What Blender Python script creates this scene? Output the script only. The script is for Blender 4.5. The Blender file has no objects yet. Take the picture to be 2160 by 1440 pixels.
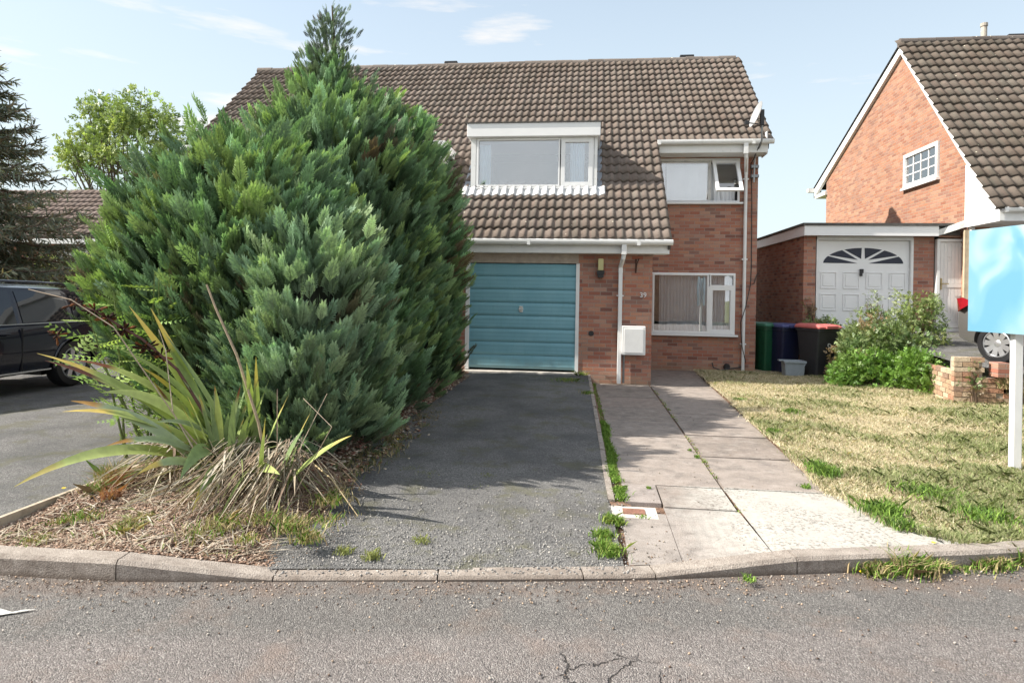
import bpy, bmesh, math, random
import numpy as np
from mathutils import Vector, Matrix
random.seed(7); RNG = np.random.default_rng(11)
R = math.radians
S = bpy.context.scene
COL = S.collection
# ------------------------------------------------------------------ camera
FPX = 1350.0; YAW = math.atan(161/1350); HC = 1.65; ROLL = 0.017
cam_d = bpy.data.cameras.new('camera'); cam = bpy.data.objects.new('camera', cam_d); COL.objects.link(cam)
cam_d.sensor_width = 36; cam_d.lens = 36*FPX/2160; cam_d.shift_y = -100/2160; cam_d.clip_end = 2000; cam_d.clip_start = .05
cam.matrix_world = Matrix.Translation((0, 0, HC)) @ Matrix.Rotation(YAW, 4, 'Z') @ Matrix.Rotation(R(90), 4, 'X') @ Matrix.Rotation(ROLL, 4, 'Z')
S.camera = cam
# ------------------------------------------------------------------ sky, sun, exposure
SUN = Vector((-1, -.17, .92)).normalized()
S.view_settings.view_transform = 'Standard'; S.view_settings.look = 'None'
S.view_settings.exposure = 0.93; S.view_settings.gamma = 1
W = bpy.data.worlds.new('World'); S.world = W; W.use_nodes = True
def sky():
    nt = W.node_tree; n = nt.nodes; l = nt.links
    bg = n['Background']; bg.inputs[1].default_value = .118
    sk = n.new('ShaderNodeTexSky'); sk.sky_type = 'NISHITA'; sk.sun_disc = False
    sk.sun_elevation = math.asin(SUN.z); sk.sun_rotation = math.atan2(SUN.x, SUN.y)
    sk.air_density = 1.0; sk.dust_density = 1.6; sk.ozone_density = 1.2
    tc = n.new('ShaderNodeTexCoord')
    mp = n.new('ShaderNodeMapping'); mp.inputs['Scale'].default_value = (1, 1, 6.5); mp.inputs['Location'].default_value = (.35, .2, .4)
    ns = n.new('ShaderNodeTexNoise'); ns.inputs['Scale'].default_value = 3.1; ns.inputs['Detail'].default_value = 7; ns.inputs['Roughness'].default_value = .56
    rp = n.new('ShaderNodeValToRGB'); rp.color_ramp.elements[0].position = .58; rp.color_ramp.elements[1].position = .72
    rp.color_ramp.elements[1].color = (.75, .75, .75, 1)
    hz = n.new('ShaderNodeSeparateXYZ'); hr = n.new('ShaderNodeValToRGB')
    hr.color_ramp.elements[0].position = 0; hr.color_ramp.elements[0].color = (.97,)*3+(1,)
    hr.color_ramp.elements[1].position = .95; hr.color_ramp.elements[1].color = (0, 0, 0, 1); e_ = hr.color_ramp.elements.new(.42); e_.color = (.52, .52, .52, 1)
    m1 = n.new('ShaderNodeMixRGB'); m1.inputs[2].default_value = (3.95, 4.5, 4.65, 1)
    m2 = n.new('ShaderNodeMixRGB'); m2.inputs[2].default_value = (5.6, 5.1, 4.6, 1)
    l.new(tc.outputs['Generated'], mp.inputs[0]); l.new(mp.outputs[0], ns.inputs[0]); l.new(ns.outputs[0], rp.inputs[0])
    l.new(tc.outputs['Generated'], hz.inputs[0]); l.new(hz.outputs[2], hr.inputs[0])
    l.new(sk.outputs[0], m1.inputs[1]); l.new(hr.outputs[0], m1.inputs[0])
    l.new(m1.outputs[0], m2.inputs[1]); l.new(rp.outputs[0], m2.inputs[0]); 
    # bright fill-light veil added unseen overhead and behind the camera, clearer blue ahead
    def mth(op, a, b, c=None, cl=False):
        q = n.new('ShaderNodeMath'); q.operation = op; q.use_clamp = cl
        for k, v in enumerate((a, b, c)):
            if v is None: continue
            if isinstance(v, (int, float)): q.inputs[k].default_value = v
            else: l.new(v, q.inputs[k])
        return q.outputs[0]
    f = mth('MAXIMUM', mth('MULTIPLY_ADD', hz.outputs[1], -1.6, -.1, True), mth('MULTIPLY_ADD', hz.outputs[2], 2.6, -1.45, True))
    n3 = n.new('ShaderNodeTexNoise'); n3.inputs['Scale'].default_value = 2.2; n3.inputs['Detail'].default_value = 6; l.new(tc.outputs['Generated'], n3.inputs[0])
    f = mth('MULTIPLY', f, mth('MULTIPLY_ADD', n3.outputs[0], 2.2, -.35, True), None, True)
    m3 = n.new('ShaderNodeMixRGB'); m3.inputs[2].default_value = (5.2, 5.4, 5.6, 1); l.new(f, m3.inputs[0]); l.new(m2.outputs[0], m3.inputs[1]); l.new(m3.outputs[0], bg.inputs[0])
sky()
sd = bpy.data.lights.new('sun', 'SUN'); sd.energy = 5.0; sd.angle = R(.5); sd.color = (1, .94, .84)
so = bpy.data.objects.new('sun', sd); COL.objects.link(so); so.rotation_euler = SUN.to_track_quat('Z', 'Y').to_euler()
# ------------------------------------------------------------------ measuring helpers (photo pixel -> place)
_c, _s = math.cos(YAW), math.sin(YAW)
def ray(px, py):
    dx, dy = px-1080, py-620
    u = (dx+ROLL*dy)/FPX; v = -(dy-ROLL*dx)/FPX
    return u*_c-_s, u*_s+_c, v
def PG(px, py, z=0):
    r = ray(px, py); t = (z-HC)/r[2]; return Vector((r[0]*t, r[1]*t, z))
def PY(px, py, Y):
    r = ray(px, py); t = Y/r[1]; return Vector((r[0]*t, Y, HC+r[2]*t))
def PX(px, py, X):
    r = ray(px, py); t = X/r[0]; return Vector((X, r[1]*t, HC+r[2]*t))
# ------------------------------------------------------------------ materials
MATS = {}
class NT:
    def __init__(s, name):
        s.m = bpy.data.materials.new(name); s.m.use_nodes = True; s.t = s.m.node_tree; s.n = s.t.nodes; s.l = s.t.links
        s.b = s.n['Principled BSDF']; s.out = s.n['Material Output']; MATS[name] = s.m
    def node(s, typ, **k):
        nd = s.n.new(typ)
        for a, v in k.items(): setattr(nd, a, v)
        return nd
    def set(s, sock, v):
        if hasattr(v, 'is_linked') or isinstance(v, bpy.types.NodeSocket): s.l.new(v, sock)
        else:
            if isinstance(v, (tuple, list)) and len(v) == 3 and sock.type == 'RGBA': v = (*v, 1)
            sock.default_value = v
    def math(s, op, a, b=None, c=None, clamp=False):
        nd = s.node('ShaderNodeMath', operation=op); nd.use_clamp = clamp
        s.set(nd.inputs[0], a)
        if b is not None: s.set(nd.inputs[1], b)
        if c is not None: s.set(nd.inputs[2], c)
        return nd.outputs[0]
    def pos(s): 
        if not hasattr(s, '_p'): s._p = s.node('ShaderNodeNewGeometry').outputs['Position']
        return s._p
    def xyz(s, v=None):
        nd = s.node('ShaderNodeSeparateXYZ'); s.l.new(v or s.pos(), nd.inputs[0]); return nd.outputs
    def comb(s, x, y, z=0.0):
        nd = s.node('ShaderNodeCombineXYZ'); s.set(nd.inputs[0], x); s.set(nd.inputs[1], y); s.set(nd.inputs[2], z); return nd.outputs[0]
    def noise(s, scale, detail=4, rough=.55, vec=None, col=False, dist=0):
        nd = s.node('ShaderNodeTexNoise'); nd.inputs['Scale'].default_value = scale; nd.inputs['Detail'].default_value = detail
        nd.inputs['Roughness'].default_value = rough; nd.inputs['Distortion'].default_value = dist
        s.l.new(vec or s.pos(), nd.inputs['Vector']); return nd.outputs[1 if col else 0]
    def vor(s, scale, feature='F1', out=0, vec=None):
        nd = s.node('ShaderNodeTexVoronoi', feature=feature); nd.inputs['Scale'].default_value = scale
        s.l.new(vec or s.pos(), nd.inputs['Vector']); return nd.outputs[out]
    def ramp(s, f, pts, interp='LINEAR'):
        nd = s.node('ShaderNodeValToRGB'); cr = nd.color_ramp; cr.interpolation = interp
        while len(cr.elements) < len(pts): cr.elements.new(.5)
        for e, (p, c) in zip(cr.elements, pts):
            e.position = p; e.color = (c, c, c, 1) if not isinstance(c, (tuple, list)) else (*c[:3], 1)
        s.set(nd.inputs[0], f); return nd.outputs[0]
    def mix(s, f, a, b, mode='MIX'):
        nd = s.node('ShaderNodeMixRGB', blend_type=mode); s.set(nd.inputs[0], f); s.set(nd.inputs[1], a); s.set(nd.inputs[2], b); return nd.outputs[0]
    def bump(s, h, strength=.5, dist=.01, normal=None):
        nd = s.node('ShaderNodeBump'); nd.inputs['Strength'].default_value = strength; nd.inputs['Distance'].default_value = dist
        s.set(nd.inputs['Height'], h)
        if normal: s.l.new(normal, nd.inputs['Normal'])
        return nd.outputs[0]
    def fin(s, col, rough=.6, bump=None, metal=0, spec=.5):
        s.set(s.b.inputs['Base Color'], col); s.set(s.b.inputs['Roughness'], rough); s.set(s.b.inputs['Metallic'], metal)
        s.b.inputs['Specular IOR Level'].default_value = spec
        if bump is not None: s.l.new(bump, s.b.inputs['Normal'])
        return s.m
def simple(name, col, rough=.5, var=.12, scale=6, metal=0, bump=.0, spec=.5, dirt=None):
    t = NT(name); f = t.noise(scale, 5); c = t.mix(t.ramp(f, [(.3, 0), (.7, 1)]), tuple(x*(1-var) for x in col), tuple(min(1, x*(1+var)) for x in col))
    if dirt:
        d = t.ramp(t.noise(dirt[1], 8, .7), [(dirt[2], 0), (dirt[2]+.15, dirt[3])]); c = t.mix(d, c, dirt[0])
    bm = t.bump(t.noise(scale*12, 4), bump, .004) if bump else None
    return t.fin(c, rough, bm, metal, spec)
def brickmat(name, pal, mortar=(.33, .28, .24), bw=.225, bh=.075, stain=(.06, .05, .05), stainz=None, mw=.0055):
    t = NT(name); p = t.xyz()
    u = t.math('ADD', p[0], p[1]); v = t.math('DIVIDE', p[2], bh)
    row = t.math('FLOOR', v); fv = t.math('FRACT', v)
    ub = t.math('ADD', t.math('DIVIDE', u, bw), t.math('MULTIPLY', t.math('MODULO', t.math('ABSOLUTE', row), 2.0), .5))
    colm = t.math('FLOOR', ub); fu = t.math('FRACT', ub)
    wn = t.node('ShaderNodeTexWhiteNoise', noise_dimensions='2D'); t.l.new(t.comb(colm, row), wn.inputs['Vector'])
    k = len(pal); c = t.ramp(wn.outputs[0], [(i/k, q) for i, q in enumerate(pal)], 'CONSTANT')
    wn2 = t.node('ShaderNodeTexWhiteNoise', noise_dimensions='2D'); t.l.new(t.comb(row, colm), wn2.inputs['Vector'])
    st = t.noise(9, 6, .6, t.comb(t.math('MULTIPLY', u, .6), t.math('MULTIPLY', p[2], 3.0), wn.outputs[0]))
    c = t.mix(t.ramp(st, [(.35, 0), (.7, .65)]), c, t.mix(.5, c, (.30, .17, .13)))
    c = t.mix(t.ramp(t.noise(60, 4), [(.35, 0), (.75, .35)]), c, (.10, .05, .04))
    c = t.mix(t.math('MULTIPLY', wn2.outputs[0], .25), c, (.45, .33, .27))
    du = t.math('MULTIPLY', t.math('MINIMUM', fu, t.math('SUBTRACT', 1.0, fu)), bw)
    dv = t.math('MULTIPLY', t.math('MINIMUM', fv, t.math('SUBTRACT', 1.0, fv)), bh)
    d = t.math('ADD', t.math('MINIMUM', du, dv), t.math('MULTIPLY', t.math('SUBTRACT', t.noise(70, 3), .5), .004))
    mask = t.ramp(t.math('DIVIDE', d, mw*2), [(.35, 0), (.62, 1)])
    c = t.mix(mask, t.mix(t.noise(30, 3), mortar, tuple(x*.75 for x in mortar)), c)
    c = t.mix(t.ramp(t.noise(.9, 6, .65), [(.5, 0), (.75, .45)]), c, t.mix(.5, c, stain))
    if stainz is not None:      # rising damp and lime near the ground
        f = t.ramp(t.math('ADD', p[2], t.math('MULTIPLY', t.noise(3, 4), .35)), [(stainz, 1), (stainz+.35, 0)])
        c = t.mix(t.math('MULTIPLY', f, .65), c, (.30, .25, .17))
    h = t.math('ADD', t.math('MULTIPLY', mask, 1.0), t.math('MULTIPLY', t.noise(90, 4), .35))
    return t.fin(c, .85, t.bump(h, .55, .006), 0, .25)
def colmat(name, rough=.7, trans=0, noise=.25, nscale=40, spec=.3, bump=0, tint=(1, 1, 1)):
    t = NT(name); a = t.node('ShaderNodeAttribute'); a.attribute_name = 'Col'
    c = t.mix(1.0, a.outputs[0], t.ramp(t.noise(nscale, 4), [(.3, 1-noise), (.7, 1+noise)]), 'MULTIPLY')
    t.fin(c, rough, t.bump(t.noise(nscale*3, 4), bump, .01) if bump else None, 0, spec)
    if trans:
        tr = t.node('ShaderNodeBsdfTranslucent'); t.l.new(t.mix(1.0, c, (1.15, 1.25, .6), 'MULTIPLY'), tr.inputs[0])
        mx = t.node('ShaderNodeMixShader'); mx.inputs[0].default_value = trans
        t.l.new(t.b.outputs[0], mx.inputs[1]); t.l.new(tr.outputs[0], mx.inputs[2]); t.l.new(mx.outputs[0], t.out.inputs[0])
    return t.m
def glassmat(name, tint=(.75, .8, .82), refl=.0, rough=.01):
    t = NT(name); g = t.node('ShaderNodeBsdfGlossy'); g.inputs[0].default_value = (1, 1, 1, 1); g.inputs['Roughness'].default_value = rough
    tr = t.node('ShaderNodeBsdfTransparent'); tr.inputs[0].default_value = (*tint, 1)
    fr = t.node('ShaderNodeFresnel'); fr.inputs[0].default_value = 1.52
    f = t.math('ADD', t.math('MULTIPLY', fr.outputs[0], 1.7), refl, clamp=True)
    mx = t.node('ShaderNodeMixShader'); t.l.new(f, mx.inputs[0]); t.l.new(tr.outputs[0], mx.inputs[1]); t.l.new(g.outputs[0], mx.inputs[2])
    b = t.bump(t.noise(1.2, 2), .08, .02); t.l.new(b, g.inputs['Normal'])
    t.l.new(mx.outputs[0], t.out.inputs[0]); t.n.remove(t.b); return t.m
BRK = brickmat('brick_red', [(.40, .14, .09), (.46, .19, .12), (.33, .12, .08), (.48, .25, .17), (.42, .165, .11), (.22, .09, .07), (.43, .22, .16), (.38, .13, .085), (.50, .22, .13)], stainz=.05)
BRK2 = brickmat('brick_orange', [(.36, .15, .085), (.41, .18, .10), (.31, .125, .075), (.42, .22, .13), (.37, .165, .095), (.27, .12, .08)], mortar=(.38, .29, .22))
BRK3 = brickmat('brick_buff', [(.50, .30, .18), (.56, .36, .22), (.44, .25, .16), (.60, .42, .27), (.36, .20, .14)], mortar=(.45, .38, .3), stain=(.12, .12, .08))
WHT = simple('white_upvc', (.80, .80, .80), .35, .03, 3)
WHP = simple('white_paint', (.76, .76, .75), .5, .05, 5, dirt=((.30, .31, .28), 4, .62, .55))
WHD = simple('white_paint_weathered', (.66, .66, .64), .6, .10, 6, dirt=((.20, .20, .18), 7, .52, .6))
GRY = simple('grey_metal', (.22, .23, .24), .4, .15, 12, .6)
BLK = simple('black_plastic', (.018, .018, .02), .4, .2, 8)
BEI = simple('beige_timber', (.40, .33, .27), .7, .18, 8, bump=.2)
LEAD = simple('lead_flashing', (.20, .22, .25), .55, .25, 9)
FELT = simple('roof_felt', (.09, .085, .08), .9, .3, 7, bump=.3)
CONC = simple('concrete_plain', (.42, .39, .35), .9, .15, 9, bump=.5)
DARK = simple('dark_interior', (.09, .10, .11), .9, .1, 2)
CURT = simple('curtain_cloth', (.88, .90, .93), .8, .05, 4)
CURTB = simple('curtain_blue', (.60, .78, .90), .8, .08, 5)
GLS = glassmat('window_glass', (.97, .98, .99), refl=.17)
TILE = None
def tilemat():
    t = NT('roof_tile'); a = t.node('ShaderNodeAttribute'); a.attribute_name = 'Col'
    c = a.outputs[0]
    c = t.mix(t.ramp(t.noise(1.1, 5, .6), [(.4, 0), (.68, .55)]), c, t.mix(1, c, (.66, .60, .52), 'MULTIPLY'))
    c = t.mix(t.ramp(t.noise(14, 6, .7), [(.5, 0), (.72, .7)]), c, (.085, .07, .06))
    c = t.mix(t.ramp(t.vor(3.2), [(.045, 1), (.075, 0)]), c, (.62, .58, .45))
    c = t.mix(t.ramp(t.noise(38, 3, .6), [(.70, 0), (.78, .6)]), c, (.46, .42, .33))
    return t.fin(c, .9, t.bump(t.noise(120, 3), .5, .004), 0, .2)
TILE = tilemat()
FOL = colmat('conifer_foliage', .62, .22, .22, 30, .35)
LEAF = colmat('broad_leaf', .45, .28, .2, 30, .45)
STRAP = colmat('strap_leaf', .40, .15, .14, 18, .5)
DRY = colmat('dry_plant', .8, .15, .2, 30, .15)
BARK = colmat('bark', .9, 0, .4, 25, .1, .6)
STONE = colmat('loose_stone', .85, 0, .25, 60, .2)
# ------------------------------------------------------------------ mesh helpers
def tagp(o, label=None, cat=None, group=None, kind=None):
    if label: o['label'] = label
    if cat: o['category'] = cat
    if group: o['group'] = group
    if kind: o['kind'] = kind
    return o
def thing(name, label, cat, loc=(0, 0, 0), group=None, rz=0):
    o = bpy.data.objects.new(name, None); COL.objects.link(o); o.location = loc; o.rotation_euler.z = rz; o.empty_display_size = .1
    return tagp(o, label, cat, group)
def link(o, parent):
    COL.objects.link(o)
    if parent is not None:
        o.parent = parent
        if parent.type == 'EMPTY': o.matrix_parent_inverse = (Matrix.Translation(parent.location) @ parent.rotation_euler.to_matrix().to_4x4()).inverted()
    return o
class MB:
    def __init__(s): s.v = []; s.f = []; s.c = []; s.sm = False
    def add(s, vs, fs, col=None):
        o = len(s.v); s.v += [tuple(v) for v in vs]; s.f += [tuple(i+o for i in f) for f in fs]
        s.c += [col or (1, 1, 1)]*len(vs)
        return s
    def box(s, x0, x1, y0, y1, z0, z1, col=None, M=None):
        vs = [(x, y, z) for z in (z0, z1) for y in (y0, y1) for x in (x0, x1)]
        if M is not None: vs = [M @ Vector(v) for v in vs]
        return s.add(vs, [(0, 2, 3, 1), (4, 5, 7, 6), (0, 1, 5, 4), (2, 6, 7, 3), (0, 4, 6, 2), (1, 3, 7, 5)], col)
    def quad(s, a, b, c, d, col=None): return s.add([a, b, c, d], [(0, 1, 2, 3)], col)
    def prism(s, pts, d, col=None):         # closed polygon extruded by vector d
        n = len(pts); d = Vector(d); vs = [Vector(p) for p in pts]; vs += [v+d for v in vs]
        return s.add(vs, [tuple(range(n))[::-1], tuple(range(n, 2*n))]+[(i, (i+1) % n, n+(i+1) % n, n+i) for i in range(n)], col)
    def tube(s, pts, rad, seg=8, col=None, caps=True):
        pts = [Vector(p) for p in pts]; n = len(pts); rr = rad if isinstance(rad, (list, tuple)) else [rad]*n
        vs = []; up = None
        for i, p in enumerate(pts):
            d = (pts[min(i+1, n-1)]-pts[max(i-1, 0)]).normalized()
            if up is None: up = Vector((0, 0, 1)) if abs(d.z) < .9 else Vector((1, 0, 0))
            a = d.cross(up).normalized(); b = d.cross(a).normalized(); up = -b if False else up
            if abs(d.dot(up)) > .97: a = d.cross(Vector((0, 1, 0))).normalized(); b = d.cross(a).normalized()
            vs += [p+(a*math.cos(t)+b*math.sin(t))*rr[i] for t in [2*math.pi*k/seg for k in range(seg)]]
        fs = [(i*seg+k, i*seg+(k+1) % seg, (i+1)*seg+(k+1) % seg, (i+1)*seg+k) for i in range(n-1) for k in range(seg)]
        if caps: fs += [tuple(range(seg))[::-1], tuple(range((n-1)*seg, n*seg))]
        return s.add(vs, fs, col)
    def lathe(s, prof, M, seg=28, col=None):   # prof (r, h) about local z
        vs = [M @ Vector((r*math.cos(2*math.pi*k/seg), r*math.sin(2*math.pi*k/seg), h)) for r, h in prof for k in range(seg)]
        n = len(prof)
        return s.add(vs, [(i*seg+k, i*seg+(k+1) % seg, (i+1)*seg+(k+1) % seg, (i+1)*seg+k) for i in range(n-1) for k in range(seg)], col)
    def build(s, name, mat, parent=None, bevel=0, smooth=False, **k):
        me = bpy.data.meshes.new(name); me.from_pydata(s.v, [], s.f); me.validate()
        bm = bmesh.new(); bm.from_mesh(me); bmesh.ops.recalc_face_normals(bm, faces=bm.faces); bm.to_mesh(me); bm.free()
        if any(c != (1, 1, 1) for c in s.c) and len(me.vertices) == len(s.c):
            ca = me.color_attributes.new('Col', 'FLOAT_COLOR', 'POINT'); ca.data.foreach_set('color', np.hstack([np.array(s.c), np.ones((len(s.c), 1))]).ravel())
        me.materials.append(mat)
        o = bpy.data.objects.new(name, me); link(o, parent)
        if bevel:
            b = o.modifiers.new('b', 'BEVEL'); b.width = bevel; b.segments = 2; b.limit_method = 'ANGLE'; b.angle_limit = R(50)
        if smooth:
            me.polygons.foreach_set('use_smooth', [True]*len(me.polygons)); me.set_sharp_from_angle(angle=R(smooth if smooth > 1 else 40))
        return tagp(o, **k)
def npmesh(name, V, F, mat, parent=None, col=None, smooth=False, **k):
    V = np.asarray(V, dtype=np.float32); F = np.asarray(F, dtype=np.int32); m = F.shape[1]
    me = bpy.data.meshes.new(name); me.vertices.add(len(V)); me.vertices.foreach_set('co', V.ravel())
    me.loops.add(F.size); me.loops.foreach_set('vertex_index', F.ravel())
    me.polygons.add(len(F)); me.polygons.foreach_set('loop_start', np.arange(0, F.size, m, dtype=np.int32))
    if smooth: me.polygons.foreach_set('use_smooth', np.ones(len(F), dtype=bool))
    me.update(calc_edges=True)
    if col is not None:
        ca = me.color_attributes.new('Col', 'FLOAT_COLOR', 'POINT'); ca.data.foreach_set('color', np.hstack([np.asarray(col, dtype=np.float32), np.ones((len(V), 1), dtype=np.float32)]).ravel())
    me.materials.append(mat); o = bpy.data.objects.new(name, me); link(o, parent)
    return tagp(o, **k)
def norm(a): return a/np.maximum(np.linalg.norm(a, axis=-1, keepdims=True), 1e-9)
def scatter(tv, tf, org, ax, ay, az, sc, col, tcol=None):
    """copies of a small template (tv, tf) at org with axes ax, ay, az; returns V, F, C for one mesh"""
    n, m = len(org), len(tv); sc = np.asarray(sc).reshape(n, 1, 1)
    V = org[:, None, :]+sc*(tv[None, :, 0:1]*ax[:, None, :]+tv[None, :, 1:2]*ay[:, None, :]+tv[None, :, 2:3]*az[:, None, :])
    F = (tf[None]+np.arange(n)[:, None, None]*m).reshape(-1, tf.shape[1])
    C = np.repeat(col[:, None, :], m, 1)
    if tcol is not None: C = C*tcol[None, :, None]
    return V.reshape(-1, 3), F, C.reshape(-1, 3)
def frame(d, hint=None):
    """orthonormal frames with ay = d"""
    ay = norm(d); h = RNG.normal(size=d.shape) if hint is None else hint
    ax = norm(np.cross(ay, h)); az = np.cross(ax, ay); return ax, ay, az
LEAF_V = np.array([(0, 0, 0), (.32, .38, .06), (0, 1, -.05), (-.32, .38, .06)]); LEAF_F = np.array([(0, 1, 2, 3)])
def merge(parts):
    V, F, C = [], [], []; o = 0
    for v, f, c in parts: V.append(v); F.append(f+o); C.append(c); o += len(v)
    return np.vstack(V), np.vstack(F), np.vstack(C)
def pal(cols, n, jit=.12):
    c = np.array(cols); i = RNG.integers(0, len(c), n); return np.clip(c[i]*(1+RNG.normal(0, jit, (n, 1))), .002, 1)
def wallholes(mb, axis, pos, a0, a1, z0, z1, holes, depth):
    """wall in plane axis=pos with rectangular openings and reveals going +depth"""
    xs = sorted({a0, a1, *[h[0] for h in holes], *[h[1] for h in holes]}); zs = sorted({z0, z1, *[h[2] for h in holes], *[h[3] for h in holes]})
    P = (lambda a, z, d=0: (a, pos+d, z)) if axis == 'y' else (lambda a, z, d=0: (pos+d, a, z))
    for i in range(len(xs)-1):
        for j in range(len(zs)-1):
            cx, cz = (xs[i]+xs[i+1])/2, (zs[j]+zs[j+1])/2
            if any(h[0] < cx < h[1] and h[2] < cz < h[3] for h in holes): continue
            mb.quad(P(xs[i], zs[j]), P(xs[i+1], zs[j]), P(xs[i+1], zs[j+1]), P(xs[i], zs[j+1]))
    for h in holes:
        c = [(h[0], h[2]), (h[1], h[2]), (h[1], h[3]), (h[0], h[3])]
        for k in range(4): a, b = c[k], c[(k+1) % 4]; mb.quad(P(*a), P(*b), P(*b, depth), P(*a, depth))
# ------------------------------------------------------------------ ground surfaces
KX = [-40, -8, -3.3, -2.61, -1.76, -.62, .38, 1.26, 2.55, 4.2, 7, 40]
KY = [2.6, 3.1, 3.28, 3.31, 3.43, 3.62, 3.80, 4.01, 4.33, 4.85, 6.0, 22]
def yk(x): return float(np.interp(x, KX, KY))
def kh(x): return float(np.interp(x, [-2.61, -1.76, .38, 1.26], [.115, .028, .028, .10]))
def nz(x, y, f=1.0): return math.sin(x*2.1*f+y*1.3*f)*math.sin(y*1.7*f-x*.6*f+1.1)
def groundmat(kind):
    t = NT(kind); p = t.xyz(); big = t.noise(.8, 6, .6); fine = t.noise(140, 3, .6); mid = t.noise(9, 6, .65)
    st = t.vor(150, out=0); stc = t.vor(150, out=1)
    g = t.node('ShaderNodeSeparateColor'); t.l.new(stc, g.inputs[0]); rnd = g.outputs[0]
    if kind == 'road_asphalt':
        ksl = t.math('SUBTRACT', p[1], t.math('ADD', t.math('MULTIPLY', p[0], .17), 3.70))
        strip = t.ramp(t.math('ADD', ksl, t.math('MULTIPLY', t.math('SUBTRACT', t.noise(2.5, 5), .5), .22)), [(0, 0), (1, 1)])
        sm = t.math('ADD', t.math('MULTIPLY', t.math('ADD', ksl, t.math('MULTIPLY', t.math('SUBTRACT', t.noise(2.5, 5), .5), .22)), 7.0), 4.3, clamp=True)
        a = t.ramp(rnd, [(0, (.14, .125, .12)), (.4, (.20, .18, .17)), (.8, (.25, .225, .215)), (1, (.36, .34, .32))])
        b = t.ramp(rnd, [(0, (.095, .09, .088)), (.4, (.15, .142, .135)), (.8, (.20, .19, .18)), (1, (.31, .30, .28))])
        c = t.mix(sm, a, b)
        c = t.mix(t.ramp(big, [(.35, 0), (.7, .4)]), c, (.12, .108, .10))
        c = t.mix(t.ramp(t.noise(30, 5, .7), [(.52, 0), (.68, .6)]), c, (.075, .07, .068)); c = t.mix(t.ramp(t.noise(1.9, 7, .7), [(.56, 0), (.66, .4)]), c, (.30, .27, .25))
        c = t.mix(t.ramp(t.noise(3.1, 6, .6), [(.52, 0), (.72, .35)]), c, (.27, .19, .15))
        # gutter grime and leaf mould against the kerb
        gr = t.math('ADD', t.math('MULTIPLY', t.math('ADD', ksl, t.math('MULTIPLY', mid, .14)), 12.0), 1.2, clamp=True)
        c = t.mix(t.math('MULTIPLY', gr, t.ramp(t.noise(7, 6, .7), [(.38, .05), (.66, .7)])), c, (.17, .125, .10))
        wv = t.node('ShaderNodeVectorMath', operation='ADD'); t.l.new(t.pos(), wv.inputs[0])
        nv = t.node('ShaderNodeVectorMath', operation='SCALE'); t.l.new(t.noise(5, 4, .6, col=True), nv.inputs[0]); nv.inputs[3].default_value = .22; t.l.new(nv.outputs[0], wv.inputs[1])
        cr = t.vor(3.3, 'DISTANCE_TO_EDGE', 0, wv.outputs[0])
        dx = t.math('MULTIPLY', t.math('SUBTRACT', p[0], .02), 1.4); dy = t.math('MULTIPLY', t.math('SUBTRACT', p[1], 2.72), 2.0)
        rad = t.math('SQRT', t.math('ADD', t.math('MULTIPLY', dx, dx), t.math('MULTIPLY', dy, dy)))
        cm = t.math('MULTIPLY', t.ramp(cr, [(.006, 1), (.022, 0)]), t.ramp(t.math('ADD', rad, t.math('MULTIPLY', t.noise(6, 3), .6)), [(.75, 1), (1.0, 0)]))
        cm = t.math('MULTIPLY', cm, t.ramp(t.noise(14, 3), [(.38, 0), (.5, 1)]))
        c = t.mix(t.math('MULTIPLY', cm, .85), c, (.03, .027, .025))
        h = t.math('SUBTRACT', t.math('ADD', t.math('MULTIPLY', st, 1.4), t.math('MULTIPLY', fine, .4)), t.math('MULTIPLY', cm, 1.5))
        h = t.math('MULTIPLY', t.math('SUBTRACT', 1.0, st), 1.2); h = t.math('SUBTRACT', t.math('ADD', h, t.math('MULTIPLY', t.noise(45, 4, .7), 1.6)), t.math('MULTIPLY', cm, 2.0))
        return t.fin(c, .9, t.bump(h, .85, .009), 0, .25)
    if kind == 'driveway_asphalt':
        c = t.ramp(rnd, [(0, (.13, .128, .126)), (.45, (.23, .226, .22)), (.8, (.31, .30, .29)), (1, (.46, .45, .43))])
        sm = t.ramp(t.noise(1.3, 5, .6), [(.42, 0), (.62, 1)])
        c = t.mix(t.math('MULTIPLY', sm, .35), c, (.14, .14, .143))
        c = t.mix(t.ramp(t.noise(2.6, 7, .72), [(.52, 0), (.62, .65)]), c, (.19, .185, .11))
        c = t.mix(t.ramp(t.noise(.55, 6, .7), [(.46, 0), (.60, .5)]), c, (.085, .088, .095)); c = t.mix(t.ramp(t.noise(11, 6, .7), [(.6, 0), (.72, .5)]), c, (.30, .29, .27))
        c = t.mix(t.ramp(big, [(.4, 0), (.7, .3)]), c, (.09, .085, .085))
        h = t.math('ADD', t.math('MULTIPLY', t.math('SUBTRACT', 1.0, st), 1.2), fine)
        return t.fin(c, .9, t.bump(h, 1.0, .014), 0, .25)
    if kind == 'concrete_slab':
        a = t.node('ShaderNodeAttribute'); a.attribute_name = 'Col'
        c = t.mix(t.ramp(mid, [(.35, 0), (.7, .5)]), a.outputs[0], t.mix(1, a.outputs[0], (.62, .58, .54), 'MULTIPLY'))
        c = t.mix(t.ramp(t.vor(60), [(.12, .45), (.3, 0)]), c, (.36, .33, .30))
        c = t.mix(t.ramp(t.noise(5, 6, .65), [(.48, 0), (.70, .6)]), c, (.105, .095, .088))
        c = t.mix(t.ramp(t.noise(1.7, 7, .7), [(.50, 0), (.72, .5)]), c, (.10, .092, .085))
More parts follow.
